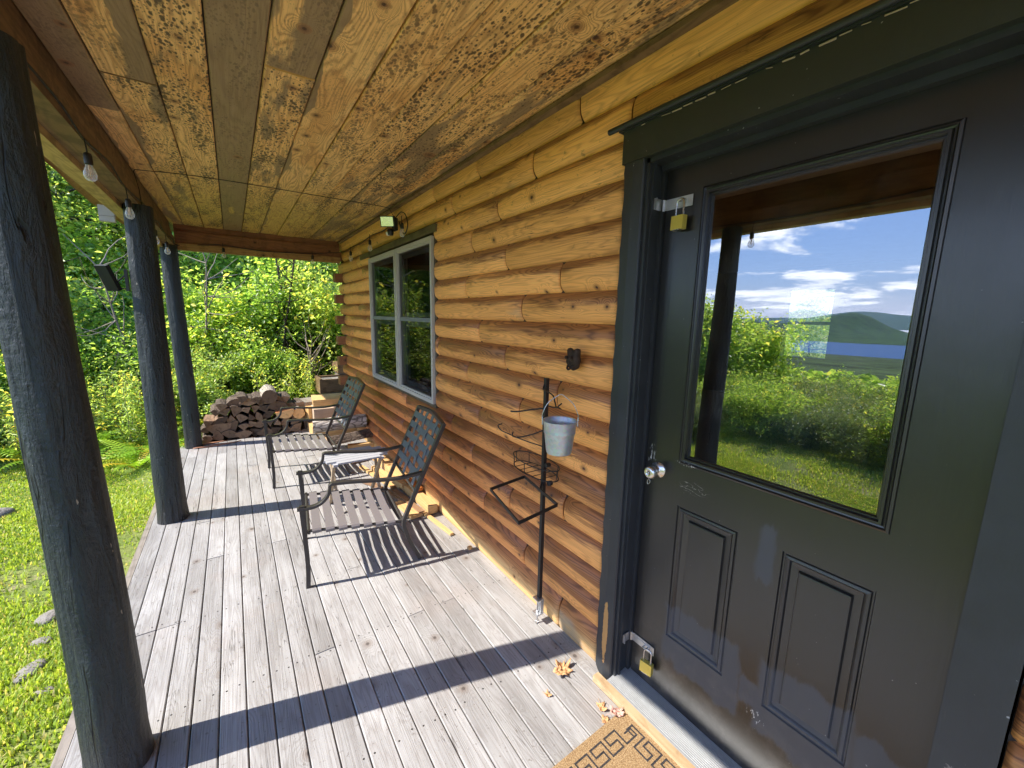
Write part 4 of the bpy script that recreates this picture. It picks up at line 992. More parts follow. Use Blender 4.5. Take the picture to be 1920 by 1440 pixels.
# ================================================================== FIREWOOD
def wedge(seed, Rr, ang, length=.40, mats=(MSPLIT, MBARK, MEND), n=8):
    """split log: local origin at the pith, axis along y, end faces at 0 and length"""
    rr = random.Random(seed); full = ang >= 359; P = []; N = n if not full else 22
    def ring(t):
        out = []
        if not full: out.append((.004*rr.random(), 0))
        for k in range(N+(0 if full else 1)):
            th = R(ang)*k/N-R(ang)/2-math.pi/2*0; r = Rr*(1+.12*mnoise.noise(Vector((th*1.7, seed, t*.5)))+.03*mnoise.noise(Vector((th*6, seed, t))))
            out.append((r*math.cos(th), r*math.sin(th)))
        return out
    ts = [0, .33, .66, 1]; rg = [ring(t) for t in ts]
    # centre of mass shift for convenience is left out: the pith is the origin
    b = MB(); m_ = len(rg[0])
    off = [(0, 0), (rr.uniform(-.006, .006), rr.uniform(-.006, .006)), (rr.uniform(-.008, .008), rr.uniform(-.008, .008)), (rr.uniform(-.01, .01), rr.uniform(-.01, .01))]
    R3 = [[(p[0]+o_[0], length*t, p[1]+o_[1]) for p in r_] for t, r_, o_ in zip(ts, rg, off)]
    for i in range(3):
        for k in range(m_):
            k2 = (k+1) % m_; bark = full or (1 <= k < m_-1)
            b.poly([R3[i][k], R3[i][k2], R3[i+1][k2], R3[i+1][k]], mi=1 if bark else 0, sm=bark)
    b.poly(R3[0], mi=2); b.poly(R3[-1][::-1], mi=2)
    return b, mats
LOGN = 0
def put_log(x, y, z, Rr, ang, roll, length=.4, mats=(MSPLIT, MBARK, MEND), label=None, group='split logs in the stacked firewood pile', rz=0, tilt=0, name='firewood_log'):
    """x,z = centre of the cross-section"""
    global LOGN
    LOGN += 1; b, ms = wedge(LOGN*3+1, Rr, ang, length, mats)
    cx = 0 if ang >= 359 else .58*Rr*(1 if ang < 120 else .72)
    ca, sa = math.cos(roll), math.sin(roll)
    o = b.build(name, ms); o.rotation_euler = (tilt, -roll, rz)
    o.location = (x-cx*ca, y, z-cx*sa)
    return tag(o, label or 'dark seasoned split log in the stacked firewood pile beyond the deck', 'firewood', group)
ROWS = []
rows = [(-.06, -.43, .85), (.045, -.41, .85), (.150, -.42, .85), (.250, -.39, .80), (.350, -.30, .70), (.445, -.12, .55)]
wr = random.Random(11)
for ri, (z, x0, x1) in enumerate(rows):
    x = x0
    lst = []; ROWS.append(lst)
    while x < x1:
        Rr = wr.uniform(.080, .145); ang = wr.choice([55, 65, 75, 85, 95, 110, 140, 170]); roll = math.radians(wr.choice([90, 70, 60, 120, -90, -70, -60, 20, 160, 200]))
        if ri >= 4: roll = math.radians(wr.uniform(65, 115))
        wx = Rr*(1.05 if ang < 130 else 1.5)
        lst.append((put_log(x+wx*.45, 6.17+wr.uniform(-.035, .05)+.012*ri, z+wr.uniform(-.012, .012), Rr, ang, roll, wr.uniform(.36, .44)), ang))
        x += wx*.93
put_log(.335, 6.17, .512, .092, 360, 0, .42, (MSPLIT, mat('scaly_pale_bark', m_bark((.24, .20, .16), (.52, .46, .39), 20)), MEND), 'thick round log with pale scaly bark on top of the firewood pile')
put_log(.03, 6.16, .508, .105, 75, math.radians(75), .4, (MSPLIT3, MBARK, MEND), 'upright pointed split log with reddish face on top of the pile')
put_log(.185, 6.19, .480, .10, 90, math.radians(105), .38, (MSPLIT2, MBARK, MEND), 'split log with fresh tan face beside the round log on the pile')
put_log(-.195, 6.18, .43, .10, 80, math.radians(75), .38, (MSPLIT, MBARK, MEND), 'pointed grey split log at the upper left shoulder of the pile')
put_log(.50, 6.10, .275, .110, 180, math.radians(-80), .42, (MSPLIT3, MBARK, MEND2), 'half round log with orange brown end facing the chairs in the pile')
put_log(.66, 6.12, .26, .075, 360, 0, .42, (MSPLIT2, MBARK2, MEND2), 'round pale log at the right end of the firewood pile')
# bark strips by the far post
for i, (x, y, l, rz, lab) in enumerate([(-.56, 6.02, .42, -1.25, 'curled reddish bark strip lying at the foot of the farthest post'), (-.50, 5.93, .36, -1.42, 'long thin bark strip in front of the farthest post'), (-.36, 5.99, .34, -1.5, 'short bark strip between the farthest post and the log pile')]):
    b = MB(); P = []
    for k in range(9):
        t = k/8; w_ = .028*math.sin(math.pi*min(max(t, .08), .92)); P.append([(w_*s_, l*t, .006+.010*(1-abs(s_))+.006*math.sin(t*5+i)) for s_ in (-1, -.4, .4, 1)])
    b.grid(P, [[(l*k/8, j*.02) for j in range(4)] for k in range(9)], (.3*i, 0, 0)); o = b.build('bark_strip', mat('reddish_bark%d' % i, m_plank((.42, .20, .11), (.22, .09, .05), .5)) if i == 0 else bpy.data.materials['reddish_bark0'], None, 0, (x, y, 0), rz); o.modifiers.new('s', 'SOLIDIFY').thickness = .006
    tag(o, lab, 'bark')
# logs and timber at the right of the pile
ROY = (MSPLIT2, MBARK2, MEND2)
o = put_log(.73, 5.10, .335, .078, 360, 0, .60, (MSPLIT2, MBARK2, mat('grey_log_end', m_end((.16, .13, .11), (.07, .055, .045)))), 'round birch log with pale peeling bark leaning across toward the wall', None, rz=R(-98), tilt=R(2))
o.location = (.70, 5.20, .285)
o = put_log(.80, 4.95, .14, .115, 150, math.radians(95), .56, (MSPLIT2, MBARK, MEND2), 'big yellow split log below the birch log beside the far chair', None, rz=R(-84), tilt=R(4))
def timber(name, label, cat, c, dims, rz=0, m=MYEL, group=None, rx=0, ry=0, bev=.003):
    b = MB(); a = (rng.random(), rng.random(), 0); off = rng.uniform(0, 9); b.box(-dims[0]/2, dims[0]/2, -dims[1]/2, dims[1]/2, -dims[2]/2, dims[2]/2, a)
    b.uv = [(u+off, v) for u, v in b.uv]
    for i in range(len(b.v)):
        v = Vector(b.v[i]); b.v[i] = tuple(v+Vector((mnoise.noise(v*6+Vector((off, 0, 0))), mnoise.noise(v*6+Vector((0, off, 0))), mnoise.noise(v*6)))*.006)
    o = b.build(name, m, None, bev, c); o.rotation_euler = (rx, ry, rz); return tag(o, label, cat, group)
MTAN = mat('rough_sawn_tan', m_plank((.50, .37, .26), (.34, .23, .15), .3, .8, 6, 1.5, .15))
MYELR = mat('rough_yellow_pine', m_plank((.64, .42, .18), (.42, .23, .08), .4, .75, 8, 2, .15))
timber('timber_block', 'big rough sawn tan timber block behind the far chair', 'timber', (1.12, 6.03, .235), (.60, .36, .22), R(-3), MTAN)
timber('timber_block', 'yellow timber block lying under the rough tan block', 'timber', (1.05, 5.90, .055), (.56, .5, .13), R(2), MYELR)
timber('timber_slab', 'pale pine slab on top of the rough tan block', 'timber', (1.10, 6.22, .395), (.50, .44, .085), R(-5), MYELR)
timber('grey_board', 'short grey board sticking out left of the pine slab', 'board', (.86, 6.40, .355), (.28, .34, .055), R(8), MGREY)
timber('timber_block', 'short yellow log block standing left of the tan block', 'timber', (.80, 6.20, .25), (.10, .22, .17), R(12), MYELR)
e = empty('planter_box', (1.43, 7.05, -.145)); tag(e, 'brown wooden planter box at the cabin corner beyond the timber', 'planter')
b = MB(); b.box(-.34, .34, -.24, -.20, .53, .74, (.2, 0, 0)); b.box(-.34, .34, .20, .24, .53, .74, (.5, 0, 0)); b.box(-.38, -.3405, -.24, .24, .52, .75, (.7, 0, 0)); b.box(.3405, .38, -.24, .24, .52, .75, (.9, 0, 0)); b.build('box_sides', MBEAM, e, .004)
b = MB(); b.box(-.335, .335, -.195, .195, .54, .71); b.build('soil', MROCK, e)
b = MB(); b.box(-.30, .30, -.2, .2, -.2, .525); b.build('stand', MGREY, e)
timber('planter_trough', 'second higher wooden planter tucked against the cabin corner', 'planter', (1.56, 7.5, .70), (.30, .5, .16), 0, MBEAM)
timber('planter_pedestal', 'weathered timber pedestal holding up the higher planter', 'timber', (1.56, 7.5, .21), (.25, .4, .81), 0, MGREY)
b = MB(); b.lathe([(0, 0), (.022, 0), (.026, .02), (.03, .045), (.026, .045), (.022, .01), (0, .008)]); tag(b.build('plastic_cup', MTEAL, None, 0, (.905, 6.36, .384), 0), 'small teal plastic cup on the grey board by the planter box', 'cup')
# kindling
kd = [(1.10, 4.76, .045, .34, .05, .035, -96, 'pale kindling stick nearest the split log'), (1.18, 4.66, .052, .40, .06, .04, -80, 'wide kindling slab crossing beneath the birch log'), (1.16, 4.52, .028, .42, .045, .03, -78, 'thin pale kindling stick in front of the kindling slab'),
      (1.17, 4.90, .060, .30, .07, .05, -100, 'short chunky kindling piece behind the sticks'),
      (1.235, 4.05, .055, .85, .085, .075, 3, 'long yellow split rail lying against the wall behind the table'),
      (1.245, 3.42, .105, .36, .05, .03, 4, 'orange stained strip lying on the pale planks'),
      (1.155, 3.86, .030, .62, .055, .045, 8, 'pale squared stick beside the long yellow rail'),
      (1.235, 3.30, .045, .72, .075, .07, 3, 'pale split rail along the wall behind the near chair'),
      (1.075, 3.95, .018, .70, .045, .025, 10, 'flat tan lath on the deck near the table'),
      (1.06, 3.52, .016, .60, .04, .022, 14, 'thin brown lath beside the table leg'),
      (1.140, 3.25, .020, .55, .05, .03, 6, 'wide brown strip on the deck behind the near chair'),
      (1.10, 3.12, .012, .34, .10, .02, 5, 'square cream board offcut behind the near chair'),
      (1.205, 2.82, .012, .52, .03, .018, 6, 'narrow cream lath along the wall at the near chair'),
      (.99, 3.75, .014, .40, .03, .018, 22, 'short dark lath pointing at the table'),
      (1.17, 3.55, .075, .18, .05, .045, 15, 'stubby square stick end on top of the laths')]
MBRN = mat('brown_lath', m_plank((.30, .18, .10), (.16, .085, .045), .4))
for i, (x, y, z, l, w_, h, rz, lab) in enumerate(kd):
    m = MYEL if i in (4, 7, 6, 11, 12, 2) else MBRN if i in (9, 10, 13) else mat('orange_strip', m_plank((.52, .17, .03), (.35, .10, .02), .3)) if i == 5 else MYELR
    timber('kindling', lab, 'kindling', (x, y, max(z, h/2+.004)), (w_, l, h), R(rz), m, 'kindling and offcuts along the wall')

# ================================================================== VEGETATION
def m_leaf(c0, c1, c2, yel=.12, trans=.35):
    def f(g):
        A = g.a(); oi = g.n('ShaderNodeObjectInfo').outputs['Random']
        t = g.mix(A[0], c0, c1); t = g.mix(g.step(A[1], 1-yel, 1-yel*.4), t, c2)
        t = g.mix(1, t, g.mix(oi, (.72, .80, .8), (1.2, 1.14, 1.1)), 'MULTIPLY')
        p = pbr(g, t, .36, None, 0, .6); tr = g.n('ShaderNodeBsdfTranslucent'); g.put(tr.inputs[0], g.mix(1, t, (1.85, 1.75, .85), 'MULTIPLY'))
        mx = g.n('ShaderNodeMixShader'); mx.inputs[0].default_value = trans; g.L.new(p, mx.inputs[1]); g.L.new(tr.outputs[0], mx.inputs[2]); return mx.outputs[0]
    return f
MLEAF = mat('forest_leaves', m_leaf((.17, .28, .06), (.44, .54, .16), (.72, .66, .18), .12, .68))
MLEAFY = mat('yellow_green_leaves', m_leaf((.24, .36, .09), (.50, .58, .20), (.74, .60, .14), .14, .60))
MLEAFS = mat('silvery_shrub_leaves', m_leaf((.15, .22, .085), (.28, .36, .14), (.50, .46, .16), .15, .35))
MLEAFG = mat('bush_leaves', m_leaf((.16, .29, .06), (.42, .54, .15), (.68, .62, .16), .10, .66))
MFERN = mat('fern_fronds', m_leaf((.16, .34, .03), (.36, .50, .05), (.62, .50, .06), .15, .45))
MGRASS = mat('grass_blades', m_leaf((.20, .31, .045), (.40, .50, .09), (.62, .54, .24), .18, .4))
MTRUNK = plain('tree_bark', (.085, .070, .055), .85, 0, .5, 12, .8, .2, .02)
MTWIG = plain('dry_twigs', (.30, .24, .18), .85, 0, .4, 20)
def leaf_mesh(name, C, size, rs, m, parent=None, lw=.55, upbias=.5, kind=None):
    """C: Nx3 leaf centres; folded lance shaped leaves, six corners each"""
    N = len(C); C = np.asarray(C, float)
    nrm = rs.normal(size=(N, 3)); nrm[:, 2] = np.abs(nrm[:, 2])+upbias; nrm /= np.linalg.norm(nrm, axis=1)[:, None]
    d = rs.normal(size=(N, 3)); d[:, 2] -= .35; d -= nrm*(d*nrm).sum(1)[:, None]; d /= np.linalg.norm(d, axis=1)[:, None]
    s = np.cross(nrm, d); L = size*rs.uniform(.6, 1.35, N)[:, None]
    fold = nrm*L*.12
    v = np.stack([C-d*L*.5, C-d*L*.12+s*L*lw*.5+fold, C+d*L*.22+s*L*lw*.42+fold, C+d*L*.55-fold*.6, C+d*L*.22-s*L*lw*.42+fold, C-d*L*.12-s*L*lw*.5+fold], 1).reshape(-1, 3)
    idx = np.arange(N)[:, None]*6; f = np.concatenate([idx+np.array([[0, 1, 2, 3]]), idx+np.array([[0, 3, 4, 5]])], 1).reshape(-1, 4)
    me = bpy.data.meshes.new(name); me.vertices.add(len(v)); me.vertices.foreach_set('co', v.ravel())
    me.loops.add(f.size); me.loops.foreach_set('vertex_index', f.ravel().astype(np.int32)); me.polygons.add(len(f))
    me.polygons.foreach_set('loop_start', (np.arange(len(f))*4).astype(np.int32)); me.polygons.foreach_set('loop_total', np.full(len(f), 4, dtype=np.int32))
    a = np.repeat(np.stack([rs.random(N), rs.random(N), rs.random(N)], 1), 2, axis=0).astype(np.float32)
    at = me.attributes.new('a', 'FLOAT_VECTOR', 'FACE'); at.data.foreach_set('vector', a.ravel())
    me.materials.append(m); me.update(calc_edges=True); o = bpy.data.objects.new(name, me); COL.objects.link(o)
    if parent: o.parent = parent
    if kind: o['kind'] = kind
    return o
def limb_path(rs, p, d, L, n=6, wob=.25):
    pts = [np.array(p)]; d = np.array(d)/np.linalg.norm(d)
    for i in range(n):
        d = d+rs.normal(size=3)*wob*.5; d[2] += .05; d /= np.linalg.norm(d); pts.append(pts[-1]+d*L/n)
    return pts
def make_tree(name, seed, H, Rc, nleaf, lsize, m, low=.12, nb=26, clump=.30, trunk_r=.07, multi=1, lw=.55):
    rs = np.random.RandomState(seed); root = empty(name); tb = MB(); C = []; twig_r = trunk_r*.12
    for s_ in range(multi):
        lean = rs.normal(size=2)*(.10 if multi == 1 else .35); tp = [np.array([0, 0, -.3])+(rs.normal(size=3)*[.15, .15, 0] if multi > 1 else 0)]
        for i in range(8): tp.append(tp[-1]+np.array([lean[0]*H/10+rs.normal()*.05, lean[1]*H/10+rs.normal()*.05, (H*.95+.3)/8*(1 if s_ == 0 else .8)]))
        r = [trunk_r*(1-.11*i)*(1 if s_ == 0 else .7) for i in range(9)]; tb.tube(tp, r, 8)
        for j in range(nb//multi):
            t = low+(1-low)*((j+rs.random())/(nb//multi)); k = min(int(t*8), 7); base = tp[k]+(tp[k+1]-tp[k])*(t*8-k)
            az = rs.uniform(0, 6.283); el = rs.uniform(.05, .7); prof = math.sin(min(1, (t+.18))*math.pi)**.6*(1 if t < .75 else 1.1)
            L = Rc*prof*rs.uniform(.6, 1.15)
            lp = limb_path(rs, base, (math.cos(az)*math.cos(el), math.sin(az)*math.cos(el), math.sin(el)), L)
            tb.tube(lp, [trunk_r*.32*(1-t*.5)*(1-i/7.5)+.003 for i in range(len(lp))], 5, caps=False)
            for q in lp[2:]:
                for _ in range(2): C.append(q+rs.normal(size=3)*clump*.6)
                sub = limb_path(rs, q, rs.normal(size=3)+[0, 0, .3], clump*1.5, 3); tb.tube(sub, [twig_r, twig_r*.8, twig_r*.6, twig_r*.3], 4, caps=False); C.append(sub[-1])
    C = np.array(C); w_ = rs.gamma(1.2, 1, len(C)); w_ /= w_.sum(); pick = rs.choice(len(C), nleaf, p=w_)
    P = C[pick]+rs.normal(size=(nleaf, 3))*clump*np.array([.55, .55, .40]); P[:, 2] = np.maximum(P[:, 2], .02)
    t_ = tb.build('trunk', MTRUNK, root); c_ = leaf_mesh('crown', P, lsize, rs, m, root, lw); own(root, t_, c_); return root
def place(proto, first, x, y, rz, sc, label, cat, group, dz=0):
    o = proto if first else copy_tree(proto); o.location = (x, y, float(terrain_z(x, y))+dz); o.rotation_euler = (0, 0, rz); o.scale = (sc[0], sc[0], sc[1]) if isinstance(sc, tuple) else (sc,)*3
    return tag(o, label, cat, group)
vr = random.Random(5)
class Pool:
    def __init__(s, protos, cat, group, label): s.p = protos; s.u = set(); s.cat = cat; s.group = group; s.label = label
    def put(s, i, x, y, sc, label=None, rz=None):
        pr = s.p[i % len(s.p)]; first = (i % len(s.p)) not in s.u; s.u.add(i % len(s.p))
        return place(pr, first, x, y, vr.uniform(0, 6.28) if rz is None else rz, sc, label or s.label, s.cat, s.group)
forest = Pool([make_tree('forest_tree', 11, 6.5, 2.3, 17000, .088, MLEAF, .06, 40, .36, .08), make_tree('forest_tree', 12, 7.5, 2.2, 18000, .085, MLEAF, .06, 42, .36, .09),
               make_tree('forest_tree', 13, 6.0, 2.4, 16000, .095, MLEAFY, .05, 38, .38, .07)], 'tree', 'leafy trees along the wood edge', 'leafy green tree of the dense wood edge behind the porch')
bush = Pool([make_tree('leafy_bush', 21, 2.0, 1.15, 13000, .068, MLEAFG, .02, 30, .24, .022, 4), make_tree('leafy_bush', 22, 2.2, 1.1, 12500, .066, MLEAFY, .02, 28, .24, .02, 4),
             make_tree('leafy_bush', 23, 1.7, 1.2, 13000, .06, MLEAFG, .02, 30, .22, .02, 5)], 'bush', 'leafy bushes in front of the wood edge', 'leafy green bush growing in front of the wood edge')
shrub = Pool([make_tree('meadow_shrub', 31, 1.5, 1.1, 10000, .060, MLEAFS, .02, 30, .20, .016, 5, .35), make_tree('meadow_shrub', 32, 1.6, 1.0, 10000, .065, MLEAFG, .02, 30, .20, .016, 5, .45)],
             'shrub', 'shrubs beyond the lawn mirrored in the door glass', 'low meadow shrub beyond the lawn seen in the door glass reflection')
# direct view: trees behind the porch
T = [(-6.2, 12.0, 1.05), (-4.4, 12.6, 1.1), (-2.9, 11.6, 1.0), (-1.6, 12.8, 1.1), (-.3, 11.8, .95), (1.0, 12.6, 1.05), (2.3, 11.6, 1.0), (3.6, 12.8, 1.1), (-7.6, 13.8, 1.2), (-5.2, 9.9, .85), (-3.6, 9.6, .75), (4.8, 11.6, 1.0),
     (-8.5, 17, 1.5), (-6.0, 17.5, 1.6), (-3.6, 17, 1.6), (-1.2, 17.5, 1.5), (1.2, 17, 1.6), (3.6, 17.5, 1.6), (6.2, 17, 1.5), (-10.5, 20, 1.8), (-11, 15, 1.4), (-2.4, 22, 2.0), (2.4, 22, 2.0), (-7, 23, 2.1), (7, 22, 2.0)]
for i, (x, y, s_) in enumerate(T):
    lab = None
    if i == 2: lab = None
    forest.put(i*2+(i//3), x+vr.uniform(-.2, .2), y+vr.uniform(-.2, .2), s_)
B = [(-3.3, 8.6, .95), (-2.35, 8.9, 1.05), (-1.5, 8.5, .9), (-.75, 9.1, 1.05), (.05, 8.7, .95), (.8, 9.3, 1.1), (1.6, 8.9, 1.1), (2.4, 9.3, 1.2), (-4.4, 8.2, 1.0), (-2.9, 7.8, .7), (-1.9, 7.7, .6), (-.2, 7.9, .55), (.5, 8.0, .55), (3.2, 9.0, 1.1), (-5.4, 9.2, 1.1), (1.3, 10.3, 1.5), (-.6, 10.3, 1.5), (-2.2, 10.2, 1.4), (2.6, 10.6, 1.5), (-3.9, 10.8, 1.5)]
for i, (x, y, s_) in enumerate(B): bush.put(i+(i//4), x, y, s_)
# reflected side: shrubs, trees
S = []
for i in range(18):
    az = R(vr.uniform(3, 38)); d = vr.uniform(9.0, 17.0); x = 2.77-d*math.cos(az); y = d*math.sin(az)
    S.append((x, y, vr.uniform(.75, 1.15)))
for i, (x, y, s_) in enumerate(S):
    dist = math.hypot(2.77-x, y); topmax = 1.63-dist*math.tan(R(4.8)); h = topmax-float(terrain_z(x, y)); sc = min(s_, max(.35, h/1.9))
    shrub.put(i, x, y, sc)
# taller saplings on the left of the reflection
SAP = [(26.5, 12.5, 1.2), (29.0, 10.6, 1.1), (32.0, 11.0, 1.3), (35.5, 10.5, 1.35), (39.5, 11, 1.4), (30.0, 15, 1.8)]
for i, (az, d, s_) in enumerate(SAP):
    x = 2.77-d*math.cos(R(az)); y = d*math.sin(R(az)); hh = 1.63+.18+d*math.tan(R(1.4+.35*(az-23)))-float(terrain_z(x, y))-.18
    bush.put((i % 2)*2, x, y, hh/2.3, 'bushy sapling beyond the lawn at the left of the door glass reflection')
for i in range(26):
    az = R(3+36*((i*.618) % 1)); d = vr.uniform(6.9, 9.6); x = 2.77-d*math.cos(az); y = d*math.sin(az)
    h = 1.63-d*math.tan(R(4.9))-float(terrain_z(x, y)); shrub.put(i*3+i//2, x, y, h/2.0*vr.uniform(.75, 1.0))
# far slope scrub (one mass)
rs = np.random.RandomState(77); n = 52000; az = rs.uniform(R(-8), R(60), n); d = rs.uniform(17, 90, n); x = 2.77-d*np.cos(az); y = d*np.sin(az)
tz = terrain_z(x, y); P = np.stack([x, y, tz+rs.uniform(0, 1, n)**.7*np.minimum(1.6, np.maximum(.3, 1.63-d*math.tan(R(5.0))-tz))], 1)
tag(leaf_mesh('slope_scrub', P, .30, rs, MLEAFG), 'mass of scrub on the far slope', None, None, 'stuff')
bb = make_tree('garden_tree', 51, 5.0, 2.0, 11000, .11, MLEAFY, .04, 34, .34, .06); place(bb, True, 12.0, 4.3, 1, .60, 'yellow green tree behind the cabin seen through the back window in the door glass', 'tree', None)
def bare(seed, H):
    rs = np.random.RandomState(seed); b = MB(); root = None
    lp = limb_path(rs, (0, 0, -.2), (rs.normal()*.12, rs.normal()*.12, 1), H, 10, .10); b.tube(lp, [.030*(1-i/13) for i in range(len(lp))], 7)
    for q in lp[2:]:
        for _ in range(3):
            s2 = limb_path(rs, q, rs.normal(size=3)+[0, 0, .6], rs.uniform(.4, .9), 5, .3); b.tube(s2, [.008*(1-i/6.5)+.0015 for i in range(len(s2))], 4, caps=False)
    return b
for i, (x, y, H, pale, lab) in enumerate([(.95, 8.15, 3.6, 0, 'slim dark bare trunk among the leaves right of centre behind the pile'), (.62, 8.35, 3.3, 0, 'second slim dark trunk just left of the other bare one'), (-1.15, 8.0, 2.4, 1, 'pale dead sapling with bare twigs between the two far posts'), (-.55, 8.1, 2.6, 1, 'pale leafless twiggy sapling right of the farthest post'), (-2.7, 8.0, 2.2, 1, 'pale dead twiggy sapling between the first two posts'), (1.05, 7.75, 1.2, 1, 'dead pale twigs beside the planter box at the cabin corner')]):
    b = bare(200+i, H); tag(b.build('bare_sapling', MTWIG if pale else MTRUNK, None, 0, (x, y, float(terrain_z(x, y)))), lab, 'sapling')
# goldenrod-like weeds and dry stems between bushes and lawn
def make_weed(seed):
    rs = np.random.RandomState(seed); root = empty('tall_weed'); b = MB(); C = []
    for s_ in range(9):
        lp = limb_path(rs, (rs.normal()*.05, rs.normal()*.05, -.05), (rs.normal()*.25, rs.normal()*.25, 1), rs.uniform(.7, 1.25), 6, .12); b.tube(lp, [.004]*6+[.002], 4, caps=False)
        for q in lp[1:]:
            for _ in range(26): C.append(q+rs.normal(size=3)*np.array([.055, .055, .06]))
    s_ = b.build('stem', MTWIG, root); c = leaf_mesh('leaf', np.array(C), .055, rs, MLEAFY, root, .32); own(root, s_, c); return root
weed = Pool([make_weed(61), make_weed(62)], 'weed', 'tall yellow green weeds at the lawn edge', 'tall yellow green weed at the edge of the lawn')
for i in range(34):
    x, y = vr.uniform(-4.2, 1.4), vr.uniform(7.2, 8.6)
    if x < -1: y -= .4
    weed.put(i, x, y, vr.uniform(.6, 1.0))
for i in range(8): weed.put(i, vr.uniform(-5.6, -3.4), vr.uniform(7.0, 8.4), vr.uniform(.7, 1.1))
# ferns
def make_fern(seed, nf=12, L0=.66):
    rs = np.random.RandomState(seed); b = MB()
    for f in range(nf):
        az = 6.283*f/nf+rs.normal()*.25; L = L0*rs.uniform(.7, 1.1); el = rs.uniform(.75, 1.2); pts = []; p = np.array([0, 0, 0.]); n = 18
        for i in range(n+1):
            t = i/n; e = el-1.35*t; st = np.array([math.cos(az)*math.cos(e), math.sin(az)*math.cos(e), math.sin(e)])*L/n; pts.append(p.copy()); p = p+st
        a = (rs.random(), rs.random(), 0); sd = np.array([-math.sin(az), math.cos(az), 0])
        for i in range(2, n):
            t = i/n; w_ = .085*math.sin(math.pi*min(1, t*1.05))**.75*L/.6; q = pts[i]; tg = (pts[i+1]-pts[i-1]); tg /= np.linalg.norm(tg); hw = L/n*.30
            for s_ in (-1, 1):
                tip = q+sd*s_*w_+tg*w_*.35+np.array([0, 0, -.012]); b.poly([q-tg*hw, (q+tip)/2+(-tg)*hw*.9+[0, 0, .006], tip, (q+tip)/2+tg*hw*.8+[0, 0, .006], q+tg*hw*.6], a=a)
        b.tube(pts[::5], .0022, 4, a=a, caps=False)
    return b.build('fern', MFERN)
fp = [make_fern(71), make_fern(72, 13, .56)]; used = set()
FP = [(-1.05, 6.15, 1.0), (-1.45, 6.35, 1.15), (-1.9, 6.7, 1.2), (-1.0, 6.75, 1.1), (-2.4, 7.1, 1.2), (-1.5, 7.05, 1.15), (-.85, 6.45, .85), (-2.9, 7.4, 1.1), (-.9, 7.3, 1.1), (-.4, 7.35, 1.0), (-2.1, 7.5, 1.2), (-3.4, 7.7, 1.2), (.62, 7.35, 1.15), (.85, 7.75, 1.2), (.40, 7.75, 1.1), (.98, 7.25, .8), (-1.2, 7.6, 1.2), (-1.75, 7.3, 1.2), (-3.1, 6.95, 1.0), (-3.7, 7.2, 1.1)]
for i, (x, y, s_) in enumerate(FP):
    k = i % 2; o = fp[k] if k not in used else fp[k].copy()
    if k in used: COL.objects.link(o)
    used.add(k); o.location = (x, y, float(terrain_z(x, y))); o.rotation_euler = (0, 0, vr.uniform(0, 6)); o.scale = (s_,)*3
    right_ = x > .3
    tag(o, 'lime green fern in the gap between the log pile and the planter box' if right_ else 'bright green arching fern at the far edge of the lawn beside the posts', 'fern', 'ferns behind the timber' if right_ else 'ferns along the lawn edge')
# lawn grass
def grass(name, n, seed, region):
    rs = np.random.RandomState(seed); x, y, h = region(rs, n); n = len(x); z = terrain_z(x, y)
    tuft = np.array([mnoise.noise(Vector((a*1.3, b_*1.3, 0))) for a, b_ in zip(x, y)]); h = h*(1+1.1*np.clip(tuft, -.5, 1))
    az = rs.uniform(0, 6.283, n); w_ = rs.uniform(.0028, .006, n)*(1+np.hypot(x, y)*.05); ln = rs.uniform(.15, .9, n)*h
    dx, dy = np.cos(az), np.sin(az); b0 = np.stack([x-dy*w_, y+dx*w_, z-.01], 1); b1 = np.stack([x+dy*w_, y-dx*w_, z-.01], 1)
    m0 = np.stack([x-dy*w_*.7+dx*ln*.3, y+dx*w_*.7+dy*ln*.3, z+h*.6], 1); m1 = np.stack([x+dy*w_*.7+dx*ln*.3, y-dx*w_*.7+dy*ln*.3, z+h*.6], 1)
    tp = np.stack([x+dx*ln, y+dy*ln, z+h], 1); v = np.stack([b0, b1, m1, m0, tp], 1).reshape(-1, 3); i0 = np.arange(n)*5
    q = np.stack([i0, i0+1, i0+2, i0+3], 1); t = np.stack([i0+3, i0+2, i0+4], 1)
    loops = np.concatenate([q, t], 1).ravel().astype(np.int32); me = bpy.data.meshes.new(name); me.vertices.add(len(v)); me.vertices.foreach_set('co', v.ravel())
    me.loops.add(len(loops)); me.loops.foreach_set('vertex_index', loops); me.polygons.add(2*n); st_ = (np.arange(n)*7)[:, None]+np.array([[0, 4]]); me.polygons.foreach_set('loop_start', st_.ravel().astype(np.int32)); me.polygons.foreach_set('loop_total', np.tile([4, 3], n).astype(np.int32))
    a = np.repeat(np.stack([rs.random(n)*.6+.4*np.clip(tuft+.5, 0, 1), rs.random(n), rs.random(n)], 1), 2, axis=0).astype(np.float32); at = me.attributes.new('a', 'FLOAT_VECTOR', 'FACE'); at.data.foreach_set('vector', a.ravel())
    me.materials.append(MGRASS); me.update(calc_edges=True); o = bpy.data.objects.new(name, me); COL.objects.link(o); return tag(o, None, None, None, 'stuff')
def reg(rs, n):
    x = np.concatenate([rs.uniform(-2.6, -.68, int(n*.55)), rs.uniform(-5.2, -2.2, n-int(n*.55))]); y = np.concatenate([rs.uniform(1.0, 7.2, int(n*.55)), rs.uniform(-1.5, 7.6, n-int(n*.55))])
    bare = np.array([mnoise.noise(Vector((a*.9, b_*.9, 5))) for a, b_ in zip(x, y)]); keep = rs.random(n) > np.clip((bare-.05)*3.2, 0, .93); x, y = x[keep], y[keep]
    return x, y, rs.uniform(.012, .034, len(x))
grass('lawn_grass', 230000, 81, reg)
rs_ = random.Random(9)
